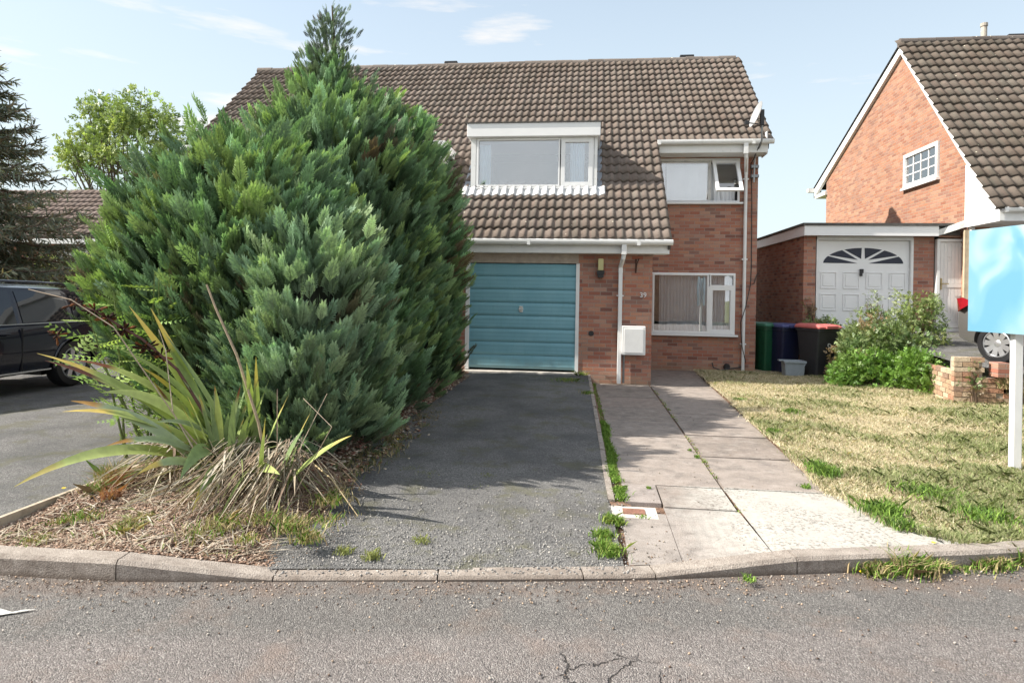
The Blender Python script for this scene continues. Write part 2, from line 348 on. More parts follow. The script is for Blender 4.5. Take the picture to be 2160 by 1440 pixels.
        c = t.mix(t.ramp(t.noise(120, 3, .6), [(.35, .45), (.5, 0)]), c, (.08, .07, .065)); c = t.mix(t.ramp(t.noise(7, 6, .7), [(.54, 0), (.68, .5)]), c, (.38, .34, .31)); c = t.mix(t.ramp(t.noise(170, 2, .5), [(.58, 0), (.68, .5)]), c, (.42, .39, .36))
        c = t.mix(t.ramp(t.noise(26, 5, .7), [(.66, 0), (.72, .7)]), c, (.09, .085, .07))
        # fresh pale concrete laid over the front right bay
        f1 = t.math('MULTIPLY', t.math('SUBTRACT', p[0], .62), 1.5); n2 = t.math('MULTIPLY', t.math('SUBTRACT', t.noise(4, 8, .75), .5), 1.6)
        f = t.ramp(t.math('ADD', f1, n2), [(.05, 0), (.75, 1)]); f = t.math('MULTIPLY', f, t.math('LESS_THAN', p[1], t.math('ADD', 5.60, t.math('MULTIPLY', t.noise(9, 4), .05))))
        pit = t.ramp(t.noise(38, 6, .75), [(.50, 0), (.60, 1)]); pit = t.math('MULTIPLY', pit, t.ramp(t.noise(2.2, 4), [(.38, .15), (.58, 1)]))
        c = t.mix(t.math('MULTIPLY', f, .95), c, t.mix(pit, t.mix(mid, (.50, .48, .44), (.34, .325, .295)), (.15, .135, .12)))
        return t.fin(c, .92, t.bump(t.math('ADD', fine, t.math('MULTIPLY', t.vor(160), .6)), .5, .006), 0, .2)
    if kind == 'kerb_concrete':
        c = t.ramp(mid, [(.3, (.27, .235, .205)), (.7, (.44, .39, .345))])
        c = t.mix(t.ramp(fine, [(.42, 0), (.62, .75)]), c, (.17, .145, .125)); c = t.mix(t.ramp(t.noise(12, 6, .75), [(.5, 0), (.66, .6)]), c, (.15, .12, .10))
        c = t.mix(t.ramp(t.noise(3.3, 6, .7), [(.5, 0), (.7, .5)]), c, (.17, .14, .12))
        low = t.ramp(t.math('ADD', p[2], t.math('MULTIPLY', mid, .03)), [(.015, .8), (.05, 0)])
        c = t.mix(low, c, (.13, .10, .08))
        return t.fin(c, .92, t.bump(t.math('ADD', fine, t.vor(110)), .6, .006), 0, .2)
    if kind == 'lawn_soil':
        c = t.ramp(t.noise(4, 6, .6), [(.3, (.24, .19, .13)), (.5, (.38, .32, .21)), (.7, (.48, .41, .28))])
        c = t.mix(t.ramp(t.noise(1.3, 5), [(.5, 0), (.65, .6)]), c, (.13, .15, .05))
        return t.fin(c, .95, t.bump(t.noise(60, 4), .8, .02), 0, .1)
    if kind == 'mulch_soil':
        c = t.ramp(t.noise(18, 6, .65), [(.3, (.10, .06, .045)), (.5, (.22, .14, .10)), (.7, (.34, .23, .17))])
        return t.fin(c, .95, t.bump(t.noise(50, 5), 1, .03), 0, .1)
    if kind == 'far_ground':
        c = t.ramp(t.noise(.3, 6, .6), [(.3, (.09, .11, .04)), (.7, (.20, .20, .10))]); return t.fin(c, .95, None, 0, .1)
def strip(name, mat, xa, xb, ya, yb, zf, nx, ny, **k):
    """surface sheet between curves: xa/xb numbers, ya/yb functions of x, height zf(x, y)"""
    V = []; 
    for j in range(ny+1):
        for i in range(nx+1):
            x = xa+(xb-xa)*i/nx; y0, y1 = ya(x), yb(x); y = y0+(y1-y0)*j/ny; V.append((x, y, zf(x, y)))
    F = [(j*(nx+1)+i, j*(nx+1)+i+1, (j+1)*(nx+1)+i+1, (j+1)*(nx+1)+i) for j in range(ny) for i in range(nx)]
    return npmesh(name, V, F, mat, smooth=True, **k)
M_ROAD = groundmat('road_asphalt'); M_DRV = groundmat('driveway_asphalt'); M_SLAB = groundmat('concrete_slab'); M_KERB = groundmat('kerb_concrete')
M_LAWN = groundmat('lawn_soil'); M_MUL = groundmat('mulch_soil'); M_FAR = groundmat('far_ground')
MB().quad((-400, -400, -.30), (400, -400, -.30), (400, 400, -.30), (-400, 400, -.30)).build('ground', M_FAR, kind='structure')
strip('road', M_ROAD, -40, 40, lambda x: -9.0, lambda x: yk(x)+.03, lambda x, y: 0.004*nz(x, y) if abs(x) < 10 else 0, 160, 60, kind='structure')
def drv_z(x, y): return .03+.13*max(0, min(1, (y-4)/8.0))**1.2+.006*nz(x, y)
def xr(y): return float(np.interp(y, [3.6, 4.95, 5.2, 6.7, 11.9, 13], [.26, .20, .18, .15, .02, .0]))      # right edge of the driveway
def driveway():
    V = []; nx, ny = 40, 60
    for j in range(ny+1):
        for i in range(nx+1):
            t = j/ny; x0 = -2.55; y1 = 12.16; xx = x0+(xr(4+8*t)-x0)*i/nx; y = (yk(xx)+.10)*(1-t)+y1*t; V.append((xx, y, drv_z(xx, y)))
    F = [(j*(nx+1)+i, j*(nx+1)+i+1, (j+1)*(nx+1)+i+1, (j+1)*(nx+1)+i) for j in range(ny) for i in range(nx)]
    npmesh('driveway', V, F, M_DRV, smooth=True, kind='structure')
driveway()
def npath_z(y): return .035+(-.06)*max(0, min(1, (y-6)/9))
def path():
    mb = MB(); rng = random.Random(5)
    tones = [(.27, .228, .20), (.31, .265, .235), (.225, .193, .175), (.29, .235, .205), (.325, .28, .25)]
    def slab(x0, x1, y0, y1, x0b=None, x1b=None):
        g = .009; z = lambda y: npath_z(y)+rng.uniform(-.003, .003)
        x0b = x0 if x0b is None else x0b; x1b = x1 if x1b is None else x1b; c = rng.choice(tones)
        za, zb = z(y0), z(y1)
        P = [(x0+g, y0+g, za), (x1-g, y0+g, za), (x1b-g, y1-g, zb), (x0b+g, y1-g, zb)]
        mb.add(P+[(p[0], p[1], -.12) for p in P], [(0, 1, 2, 3), (0, 4, 5, 1), (1, 5, 6, 2), (2, 6, 7, 3), (3, 7, 4, 0)], c)
    ys = [5.60, 6.62, 7.58, 8.52, 9.58, 10.55, 11.5, 12.15]
    for a, b in zip(ys, ys[1:]): slab(xr(a)+.13, 1.155, a, b, xr(b)+.13, 1.155)
    slab(.60, 1.155, 5.02, 5.60)
    mb.add([(.31, 5.11, .035), (.595, 5.11, .035), (.595, 5.6, .035), (.31, 5.6, .035), (.31, 5.11, -.1), (.595, 5.11, -.1), (.595, 5.6, -.1), (.31, 5.6, -.1)], [(0, 1, 2, 3), (0, 4, 5, 1), (1, 5, 6, 2), (2, 6, 7, 3), (3, 7, 4, 0)], (.33, .29, .27))
    yr = [5.60, 6.70, 7.75, 9.2, 10.6, 12.0, 13.4, 14.95]
    for a, b in zip(yr, yr[1:]): slab(1.165, float(np.interp(a, [5.6, 8.2, 12.4, 15], [2.0, 2.12, 2.3, 2.45])), a, b, 1.165, float(np.interp(b, [5.6, 8.2, 12.4, 15], [2.0, 2.12, 2.3, 2.45])))
    # front bays running to the dropped kerb
    def bay(x0, x1, y1a, y1b, n=8):
        c = (.33, .295, .27)
        for i in range(n):
            a = x0+(x1-x0)*i/n; b = x0+(x1-x0)*(i+1)/n; ya = yk(a)+.13; yb = yk(b)+.13
            za, zb = max(.033, kh(a)-.012), max(.033, kh(b)-.012); t0 = y1a+(y1b-y1a)*i/n; t1 = y1a+(y1b-y1a)*(i+1)/n
            mb.add([(a, ya, za), (b, yb, zb), (b, t1, .035), (a, t0, .035)], [(0, 1, 2, 3)], c)
    bay(.27, .597, 4.86, 4.86); bay(.60, 1.157, 5.005, 5.005); bay(1.16, 2.02, 5.59, 5.59)
    bayx = [(2.02, 2.35)]
    a = 2.02; b = 2.52
    mb.add([(a, yk(a)+.13, .09), (b, yk(b)+.13, .095), (a, 5.59, .036)], [(0, 1, 2)], (.33, .295, .27))
    mb.build('path', M_SLAB, kind='structure')
    bed = MB(); bed.quad((-.05, 3.9, -.0), (2.6, 4.3, -.0), (2.6, 8, .0), (-.05, 8, .0)); bed.quad((-.05, 8, .0), (2.6, 8, .0), (2.6, 15, -.04), (-.05, 15, -.04)); bed.build('path_bed_soil', M_MUL, kind='structure')
path()
# earth margin between driveway and slabs
strip('soil_margin', M_MUL, 0, 1, lambda u: 3.9, lambda u: 12.14, lambda u, y: 0, 1, 1, kind='structure') if False else None
def margin():
    V = []; ny = 60
    for j in range(ny+1):
        y = 5.02+7.1*j/ny
        for u in range(4): x = xr(y)-.03+.2*u/3; V.append((x, y, (drv_z(x, y) if u < 2 else npath_z(y))-.012+.012*math.sin(y*7+u*2)))
    npmesh('soil_margin', V, [(j*4+i, j*4+i+1, (j+1)*4+i+1, (j+1)*4+i) for j in range(ny) for i in range(3)], M_MUL, smooth=True, kind='structure')
margin()
def lawn_z(x, y): return .075+.03*nz(x, y, .6)+.02*max(0, x-3)+(-.06 if y > 13.5 else 0)*min(1, max(0, y-12.8))
def lawn_x0(y): return float(np.interp(y, [4.3, 4.75, 5.6, 8.2, 12.4, 15, 30], [2.55, 2.15, 1.99, 2.11, 2.28, 2.42, 2.42]))
def lawn():
    V = []; nx, ny = 50, 70
    for j in range(ny+1):
        for i in range(nx+1):
            v = j/ny; u = i/nx; y = 4.35+v*13; x = lawn_x0(y)+u*(8.2-lawn_x0(y)); y2 = max(y, yk(x)+.12); V.append((x, y2, lawn_z(x, y2)-(.05 if i == 0 else 0)))
    F = [(j*(nx+1)+i, j*(nx+1)+i+1, (j+1)*(nx+1)+i+1, (j+1)*(nx+1)+i) for j in range(ny) for i in range(nx)]
    npmesh('lawn', V, F, M_LAWN, smooth=True, kind='structure')
lawn()
def bed_z(x, y): return .10+.03*nz(x, y, 2)+.09*max(0, 1-((x+3.0)**2+(y-5.0)**2)/1.4)
def bedz2(x, y):
    b = bed_z(x, y) if x < -2.2 else max(.02, bed_z(x, y)-.14*(x+2.2)/.6); t = max(0, min(1, (y-yk(x)-.10)/.25)); return (kh(x)-.006)*(1-t)+b*t
strip('planting_bed', M_MUL, -3.72, -1.55, lambda x: yk(x)+.08, lambda x: 5.3 if x > -2.5 else 12.1, bedz2, 40, 90, kind='structure')
strip('hedge_soil', M_MUL, -2.5, -2.12, lambda x: 5.3, lambda x: 12.13, lambda x, y: .12-.1*(x+2.5)/.38+.02*nz(x, y, 3)+.12*max(0, (y-5.3)/7), 6, 60, kind='structure')
strip('neighbour_driveway', M_DRV, -24, -3.76, lambda x: yk(x)+.11, lambda x: 26, lambda x, y: .095, 60, 40, kind='structure')
def kerbs():
    mb = MB(); xs = []; x = -2.61
    while x > -12: x -= .9; xs.append(x)
    xs = xs[::-1]+[-2.61, -1.745, -.83, .0, .42, 1.27, 2.15, 3.0, 3.85, 4.7, 5.5, 6.3, 7.1, 8]
    for a, b in zip(xs, xs[1:]):
        n = 3
        pts = [a+.004+(b-a-.008)*i/n for i in range(n+1)]
        for p, q in zip(pts, pts[1:]):
            for_ = []
            rows = []
            for t in (p, q):
                y = yk(t); h = kh(t); d = Vector((-(yk(t+.1)-yk(t-.1)), .2, 0)).normalized()
                o = Vector((t, y, 0)); bev = min(.02, h*.6)
                rows.append([o+Vector((0, 0, -.1)), o+Vector((0, 0, max(0, h-bev))), o+d*bev+Vector((0, 0, h)), o+d*.125+Vector((0, 0, h)), o+d*.125+Vector((0, 0, -.1))])
            k = len(rows[0]); fs = [(i, i+1, k+i+1, k+i) for i in range(k-1)]
            if p == pts[0]: fs.append((0, 1, 2, 3, 4))
            if q == pts[-1]: fs.append((9, 8, 7, 6, 5))
            mb.add(rows[0]+rows[1], fs)
    mb.build('kerb', M_KERB, kind='structure')
kerbs()
# driveway edging kerb line on the right, timber edge on the left
mb = MB()
for i in range(9):
    y = 5.10+i*.78; z = drv_z(.1, y)
    mb.prism([(xr(y)-.005, y, z-.1), (xr(y)+.045, y, z-.1), (xr(y)+.045, y, z+.008), (xr(y)-.005, y, z+.01)], (xr(y+.77)-xr(y), .77, .006))
mb.build('driveway_edging', M_KERB, kind='structure')
mb = MB(); mb.box(-3.765, -3.735, 3.42, 12, .02, .155); mb.build('timber_edging', simple('timber_edge', (.40, .33, .25), .8, .25, 20, bump=.4), label='thin weathered timber edging board between the bed and neighbouring tarmac', cat='edging board')
mb = MB(); mb.add([(-3.04, 2.79, .0065), (-2.90, 2.865, .0065), (-2.76, 2.955, .0065), (-2.82, 2.94, .0065), (-2.86, 2.91, .0065), (-3.02, 2.95, .0065), (-3.5, 2.90, .0065), (-3.5, 2.82, .0065)], [(0, 1, 2, 3, 4, 5), (0, 5, 6, 7)])
mb.build('road_marking', simple('road_paint', (.55, .55, .52), .8, .3, 30, dirt=((.16, .15, .14), 30, .48, .8)), kind='structure')
# ------------------------------------------------------------------ buildings
def tiles(name, parent, x0, x1, org, slope, courses, k0=0, gauge=.325, pitch=.165, seg=8, axis='x', tone=(.18, .148, .128), hole=None):
    """rows of interlocking tiles; org(x along eave, s up slope, h off the plane)"""
    rng = np.random.default_rng(int(abs(x0*10))+k0+3)
    n0 = int(round(x0/pitch)); n1 = int(round(x1/pitch)); ncol = n1-n0
    xs = np.array([(n0+i/seg)*pitch for i in range(ncol*seg+1)]); u = (xs/pitch) % 1.0
    sst = lambda q: q*q*(3-2*q)
    prof = .042*np.where(u < .7, sst(np.clip(u/.7, 0, 1)), 1-sst(np.clip((u-.7)/.3, 0, 1)))
    V, F, C = [], [], []; m = len(xs)
    base = np.array(tone)
    for k in range(k0, courses):
        tint = np.repeat(rng.normal(1, .09, ncol), seg); tint = np.append(tint, tint[-1]); hue = rng.normal(0, .012, m)
        dz = np.repeat(rng.normal(0, .0025, ncol), seg); dz = np.append(dz, dz[-1])
        lip = np.repeat(rng.normal(0, .004, ncol), seg); lip = np.append(lip, lip[-1])
        rows = [(k*gauge-.012, -.004), (k*gauge-.012, .056), ((k+1)*gauge+.02, .004)]
        o = len(V)*m if False else sum(len(v) for v in V)
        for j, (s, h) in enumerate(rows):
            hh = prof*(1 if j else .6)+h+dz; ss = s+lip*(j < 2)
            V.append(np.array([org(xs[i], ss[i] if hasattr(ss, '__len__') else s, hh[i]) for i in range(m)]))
            sh = np.outer(tint, base)*(1 if j else .3); sh[:, 0] += hue*.5; C.append(np.clip(sh, .02, 1))  # lower lip darkened: painted shade under each course, with dirt in the laps
        for j in range(2):
            a = o+j*m+np.arange(m-1)
            if hole is not None: xm = (xs[:-1]+xs[1:])/2; yc = org(0, (k+.5)*gauge, 0)[1]; a = a[~((xm > hole[0]) & (xm < hole[1]) & (yc > hole[2]) & (yc < hole[3]))]
            F.append(np.stack([a, a+1, a+m+1, a+m], 1))
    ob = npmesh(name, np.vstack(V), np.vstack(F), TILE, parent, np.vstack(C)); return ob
SL = .9; CS, SN = 1/math.hypot(1, SL), SL/math.hypot(1, SL)
EY, EZ = 11.83, 2.66
def roofz(y): return EZ+SL*(y-EY)
def horg(x, s, h): return (x, EY+s*CS-h*SN, EZ+s*SN+h*CS)
def window(parent, x0, x1, z0, z1, Y, panes, sill=True, sash=(), mat=WHT, fw=.055, proud=.03, name='window'):
    """upvc window: outer frame ring, mullions, each pane of glass its own sub-part. panes: (x0,x1,z0,z1,framewidth)"""
    fr = MB()
    def ring(a, b, c, d, w, y0, y1):
        fr.box(a, b, y0, y1, c, c+w); fr.box(a, b, y0, y1, d-w, d); fr.box(a, a+w, y0, y1, c+w, d-w); fr.box(b-w, b, y0, y1, c+w, d-w)
    ring(x0, x1, z0, z1, fw, Y-proud, Y+.05)
    for (a, b, c, d, w) in panes:
        if w: ring(a, b, c, d, w, Y-proud-.016, Y+.04)
    wn = fr.build(name, mat, parent, bevel=.004)
    for (a, b, c, d, w) in panes:
        g = MB(); g.box(a+w*.8, b-w*.8, Y+.0, Y+.012, c+w*.8, d-w*.8); g.build('pane', GLS, wn)
    for args in sash: args(fr)
    if sill: s = MB(); s.box(x0-.04, x1+.06, Y-.11, Y+.02, z0-.045, z0-.003); s.build('sill', mat, wn, bevel=.006)
    return wn
def curtain(name, x0, x1, z0, z1, Y, mat, label, folds=9, amp=.03, cat='curtain'):
    n = int(folds*10); V = []
    for j in (0, 1, 2):
        z = z1+(z0-z1)*j/2
        for i in range(n+1):
            t = i/n; V.append((x0+(x1-x0)*t+.01*math.sin(t*folds*9+j), Y+amp*math.sin(t*folds*2*math.pi)*(.7+.3*math.sin(t*17))+.02*math.sin(t*5+j*.6), z))
    F = [(j*(n+1)+i, j*(n+1)+i+1, (j+1)*(n+1)+i+1, (j+1)*(n+1)+i) for j in range(2) for i in range(n)]
    return npmesh(name, V, F, mat, smooth=True, label=label, cat=cat)
def gutter(parent, x0, x1, y, z, r=.055, name='gutter', axis='x'):
    mb = MB(); mb.tube([(x0, y, z-r*.7), (x1, y, z-r*.7)], r, 14); mb.box(x0, x1, y-r-.006, y-r+.012, z-r*.7, z)
    for k in range(int((x1-x0)/2)+1): xx = x0+.01+k*2.0; mb.box(xx, xx+.06, y-r-.008, y+r, z-r*1.8, z+.005)
    return mb.build(name, WHP, parent, smooth=True)
def main_house():
    H = thing('semi_detached_house', 'red brick semi-detached house with catslide tiled roof, white dormer and blue-green garage door', 'house', (-1, 12.15, 0))
    # ---- walls
    w = MB()
    wallholes(w, 'y', 12.15, -2.95, 1.18, -.3, 2.52, [(-2.33, -.19, -.3, 2.42)], .16)
    wallholes(w, 'y', 12.15, -7.08, -2.95, -.3, 2.52, [(-5.71, -3.57, -.3, 2.42)], .16)
    for X in (1.18, -7.08): w.add([(X, 12.15, -.3), (X, 14.95, -.3), (X, 14.95, roofz(14.95)-.12), (X, 12.15, 2.52)], [(0, 1, 2, 3)])
    wallholes(w, 'y', 14.95, 1.18, 3.75, -.3, 5.15, [(1.45, 3.29, .815, 2.195), (1.30, 3.36, 3.80, 4.80)], .12)
    wallholes(w, 'y', 14.95, -9.65, -7.08, -.3, 5.15, [(-9.19, -7.35, .815, 2.195), (-9.26, -7.2, 3.80, 4.80)], .12)
    for X in (3.75, -9.65): w.add([(X, 14.95, -.3), (X, 20.95, -.3), (X, 20.95, 5.35), (X, 17.95, 8.04), (X, 14.95, 5.35)], [(0, 1, 2, 3, 4)])
    w.quad((3.75, 20.95, -.3), (-9.65, 20.95, -.3), (-9.65, 20.95, 5.35), (3.75, 20.95, 5.35))
    w.build('wall', BRK, H)
    # dark rooms behind the glass
    for a, b, c, d, y0, y1 in ((1.25, 3.7, .2, 2.5, 15.07, 18.5), (-9.6, -7, .2, 2.5, 15.07, 18), (-9.6, -7, 3.2, 5, 15.07, 17.3), (1.2, 3.7, 3.2, 5.0, 15.07, 17.3), (-2.42, .1, 3.5, 5.0, 13.2, 16.2)):
        r = MB(); r.quad((a, y1, c), (b, y1, c), (b, y1, d), (a, y1, d)); r.quad((a, y0, c), (a, y1, c), (a, y1, d), (a, y0, d)); r.quad((b, y0, c), (b, y1, c), (b, y1, d), (b, y0, d))
        r.quad((a, y0, c), (b, y0, c), (b, y1, c), (a, y1, c)); r.quad((a, y0, d), (b, y0, d), (b, y1, d), (a, y1, d))
        r.build('room_interior', DARK, H)
    # ---- roof
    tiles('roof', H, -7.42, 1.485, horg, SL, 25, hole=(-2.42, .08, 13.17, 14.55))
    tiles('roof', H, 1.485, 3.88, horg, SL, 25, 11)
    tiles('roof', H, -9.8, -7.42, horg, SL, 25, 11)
    b = MB()
    ry, rz = EY+25*.325*CS, EZ+25*.325*SN
    b.quad((-9.8, ry, rz), (3.88, ry, rz), (3.88, ry+3.3, rz-2.95), (-9.8, ry+3.3, rz-2.95))
    b.prism([(3.86, EY+11*.325*CS+.02, EZ+11*.325*SN-.01), (3.86, ry, rz-.01), (3.86, ry+3.3, rz-2.96), (3.86, ry+3.2, rz-3.08), (3.86, ry, rz-.2), (3.86, EY+11*.325*CS+.05, EZ+11*.325*SN-.14)], (-.06, 0, 0))
    b.prism([(1.47, EY+.02, EZ-.02), (1.47, EY+4.0, roofz(EY+4.0)-.02), (1.47, EY+4.0, roofz(EY+4)-.16), (1.47, EY+.05, EZ-.16)], (-.05, 0, 0))
    b.build('roof', FELT, H)
    # mortar verge beds
    rg = MB(); rng = random.Random(2); x = -9.8
    while x < 3.8:
        L = .44; dz = rng.uniform(-.012, .012)
        rg.tube([(x+.005, ry+.03, rz-.02+dz), (min(3.9, x+L), ry+.03, rz-.025+dz)], .115, 12, col=tuple(c*q_ for q_ in [rng.uniform(.7, 1.05)] for c in (.19, .165, .15))); x += L
    rg.build('ridge', TILE, H)
    for px in (952, 1448): p = PY(px, 133, 18.0); v = MB(); v.box(p.x-.19, p.x+.19, 17.9, 18.1, rz+.05, rz+.17); v.build('ridge_vent', BLK, H, bevel=.02)
    # ---- gutters, fascias
    gutter(H, -7.15, 1.50, 11.80, 2.665); gutter(H, 1.46, 3.93, 14.40, 5.085); gutter(H, -9.85, -7.4, 14.40, 5.085)
    f = MB(); f.box(-7.2, 1.44, 11.90, 11.93, 2.43, 2.60); f.box(-7.2, 1.44, 11.93, 12.148, 2.425, 2.45); f.box(1.19, 1.45, 11.933, 12.14, 2.42, 2.6)
    f.prism([(1.452, 11.895, 2.42), (1.452, 12.15, 2.42), (1.452, 12.55, 3.1), (1.452, 11.895, 2.62)], (-.02, 0, 0))
    f.build('fascia', WHP, H)
    f = MB(); f.box(1.46, 3.83, 14.48, 14.51, 4.83, 5.02); f.box(1.46, 3.83, 14.51, 14.948, 4.825, 4.85); f.box(3.812, 3.83, 14.51, 14.95, 4.80, 5.3); f.build('fascia', WHP, H); f = MB(); f.box(-9.75, -7.4, 14.48, 14.51, 4.83, 5.02); f.build('fascia', WHP, H)
    f = MB(); f.prism([(3.751, 14.75, 4.88), (3.751, 14.75, 5.0), (3.751, ry, rz-.22), (3.751, ry, rz-.36)], (.10, 0, 0)); f.build('soffit', BLK, H)
    # ---- garage door and its surround
    g = MB(); g.box(-2.33, -.19, 12.12, 12.20, 2.245, 2.425); g.build('lintel', BEI, H)
    for q in ((-2.345, -2.27), (-.235, -.17)): fr = MB(); fr.box(q[0], q[1], 12.135, 12.25, .2, 2.243); fr.build('door_frame', WHP, H)
    st = MB(); st.box(-2.36, -.15, 11.98, 12.26, .06, .185); st.build('doorstep', CONC, H, bevel=.01)
    def gdoor(x0, x1, mat, hand=True):
        prof = []; z0, z1 = .225, 2.235; n = 8; hgt = (z1-z0)/n
        for i in range(n):
            z = z0+i*hgt
            prof += [(z, .022), (z+.008, .022), (z+.014, .0), (z+hgt*.33-.006, .0), (z+hgt*.33, .0025), (z+hgt*.33+.006, .001), (z+hgt*.66-.006, .001), (z+hgt*.66, .0025), (z+hgt*.66+.006, 0), (z+hgt-.005, 0)]
        prof.append((z1, .03)); V = []; nx = 24
        for z, d in prof:
            for i in range(nx+1):
                x = x0+(x1-x0)*i/nx; dent = .02*math.exp(-((x-x0-1.42)/.16)**2-((z-.52)/.12)**2)+.016*math.exp(-((x-x0-1.3)/.12)**2-((z-.28)/.07)**2)+.004*math.sin(x*5+z*4)
                V.append((x, 12.165+d+dent, z))
        F = [(j*(nx+1)+i, j*(nx+1)+i+1, (j+1)*(nx+1)+i+1, (j+1)*(nx+1)+i) for j in range(len(prof)-1) for i in range(nx)]
        d = npmesh('garage_door', V, F, mat, H, label='blue-green ribbed metal garage door' if hand else None)
        if hand:
            p = PY(1099, 652, 12.15); h = MB(); h.box(p.x-.035, p.x+.035, 12.145, 12.165, p.z-.06, p.z+.06); h.box(p.x-.05, p.x+.05, 12.10, 12.118, p.z-.012, p.z+.012); h.tube([(p.x, 12.16, p.z), (p.x, 12.10, p.z)], .012, 8)
            h.build('handle', simple('chrome', (.6, .6, .6), .25, .1, 5, .9), d, bevel=.004)
    t = NT('garage_paint'); c = t.mix(t.ramp(t.noise(2.4, 6, .6), [(.3, 0), (.75, 1)]), (.16, .35, .42), (.20, .40, .465))
    px = t.xyz(); c = t.mix(t.ramp(t.noise(3, 7, .7, t.comb(t.math('MULTIPLY', px[0], 6), px[2], 0)), [(.52, 0), (.75, .35)]), c, (.12, .27, .31))
    c = t.mix(t.ramp(t.math('ADD', px[2], t.math('MULTIPLY', t.noise(8, 4), .25)), [(.38, .5), (.55, 0)]), c, (.16, .22, .22)); gp = t.fin(c, .5, None, 0, .4)
    gdoor(-2.275, -.225, gp); gdoor(-5.66, -3.62, WHT, False)
    # ---- dormer
    d = MB(); cheek = [(13.12, 3.74), (14.62, 5.10), (13.12, 5.10)]
    for X, q in ((-2.46, (-2.46, -2.36)), (.10, (.075, .135))):
        d = MB(); d.prism([(X, y, z) for y, z in cheek], (.02, 0, 0)); d.box(q[0], q[1], 13.06, 13.125, 3.80, 4.86); d.build('dormer_cheek', WHP, H)
    d = MB(); d.box(-2.53, .19, 12.94, 14.70, 4.86, 5.13); d.build('dormer_fascia', WHT, H, bevel=.008)
    d = MB(); d.box(-2.55, .21, 12.92, 14.72, 5.132, 5.15); d.build('dormer_roof', FELT, H)
    d = MB(); d.box(-2.34, .11, 13.04, 13.3, 3.70, 3.80); d.build('dormer_apron', simple('grey_panel', (.33, .34, .32), .7, .2, 7), H)
    window(H, -2.355, .07, 3.83, 4.858, 13.10, [(-2.33, -.62, 3.86, 4.84, .03), (-.60, .045, 3.86, 4.84, .085)], sill=False, fw=.05, proud=.03)
    s = MB(); s.box(-2.40, .12, 12.99, 13.10, 3.795, 3.83); s.build('dormer_sill', WHT, H, bevel=.005)
    # neighbour's dormer beyond the hedge
    d = MB(); d.box(-6.1, -3.0, 12.98, 14.6, 4.60, 4.80); d.box(-6.0, -3.1, 13.1, 14.2, 3.75, 4.6); d.build('dormer_fascia', WHT, H)
    # painted lead apron following the tile rolls
    fl = MB(); pitch = .165; nseg = 12
    def prof(x): u = (x/pitch) % 1; q = u/.7 if u < .7 else 1-(u-.7)/.3; return .042*q*q*(3-2*q)
    xs = [-2.62+i*(2.92)/220 for i in range(221)]
    def fp(x, s, h): p = horg(x, s, prof(x)+h); return p
    s1 = (13.08-EY)/CS; k = int(s1/.325)
    rows = [(s1-.29, .040), (s1-.285, .058), (s1-.10, .052), (s1, .062)]
    vs = [fp(x, s, h) for s, h in rows for x in xs]; n = len(xs)
    fl.add(vs, [(j*n+i, j*n+i+1, (j+1)*n+i+1, (j+1)*n+i) for j in range(3) for i in range(n-1)])
    fl.build('flashing', simple('painted_lead', (.52, .53, .54), .65, .12, 12, dirt=((.22, .22, .22), 9, .45, .65)), H)
    for X, X2 in ((.12, .24), (-2.60, -2.48)):
        fl = MB(); fl.add([horg(X, s1-.28, .06), horg(X2, s1-.28, .06), horg(X2, s1+1.9, .06), horg(X, s1+1.9, .06), horg(X, s1-.28, .0), horg(X2, s1-.28, .0), horg(X2, s1+1.9, .0), horg(X, s1+1.9, .0)], [(0, 1, 2, 3), (0, 4, 5, 1), (1, 5, 6, 2), (3, 7, 4, 0)]); fl.build('flashing', LEAD, H)
    # ---- windows
    window(H, 1.44, 3.285, .815, 2.20, 14.93, [(1.46, 2.70, .84, 2.175, .035), (2.72, 3.265, 1.90, 2.175, .03), (2.70, 3.265, .84, 1.90, .09)], fw=.05)
    up = window(H, 1.31, 3.355, 3.80, 4.80, 14.96, [(1.33, 2.68, 3.83, 4.72, .022)], fw=.045, proud=.012)
    f = MB(); f.box(2.655, 2.72, 14.93, 15.01, 3.845, 4.755); f.box(1.35, 3.31, 14.92, 14.98, 4.73, 4.756); f.build('mullion', WHD, up)
    for q in ((-9.185, -7.36, .82, 2.19), (-9.255, -7.1, 3.805, 4.795)): window(H, *q, 14.96, [(q[0]+.03, (q[0]+q[1])/2, q[2]+.03, q[3]-.03, .03), ((q[0]+q[1])/2, q[1]-.03, q[2]+.03, q[3]-.03, .06)])
    # open top-hung casement
    M = Matrix.Translation((0, 14.93, 4.72)) @ Matrix.Rotation(R(-35), 4, 'X')
    sh = MB(); x0, x1, L = 2.73, 3.31, .93; w_ = .075
    for a, b, c, d_ in ((x0, x1, 0, w_), (x0, x1, L-w_, L), (x0, x0+w_, w_, L-w_), (x1-w_, x1, w_, L-w_)): sh.box(a, b, -.05, 0, -d_, -c, M=M)
    ss = sh.build('casement', WHT, up, bevel=.005, label='white casement propped open at the bottom')
    g = MB(); g.box(x0+w_-.01, x1-w_+.01, -.03, -.02, -(L-w_+.01), -(w_-.01), M=M)
    g.build('pane', GLS, up)
    # ---- rainwater pipes
    dp = MB(); a = PY(1316, 535, 11.85); b = PY(1309, 575, 12.07); e = PY(1304, 803, 12.07)
    dp.box(a.x-.045, a.x+.045, 11.77, 11.86, 2.40, 2.62)
    dp.tube([(a.x, 11.815, 2.42), (a.x-.01, 11.84, 2.34), (b.x, 12.06, 2.20), (b.x, 12.07, 2.12)], .04, 10)
    dp.box(b.x-.036, b.x+.036, 12.035, 12.107, .02, 2.16); dp.box(b.x-.065, b.x+.065, 12.05, 12.147, 1.64, 1.665)
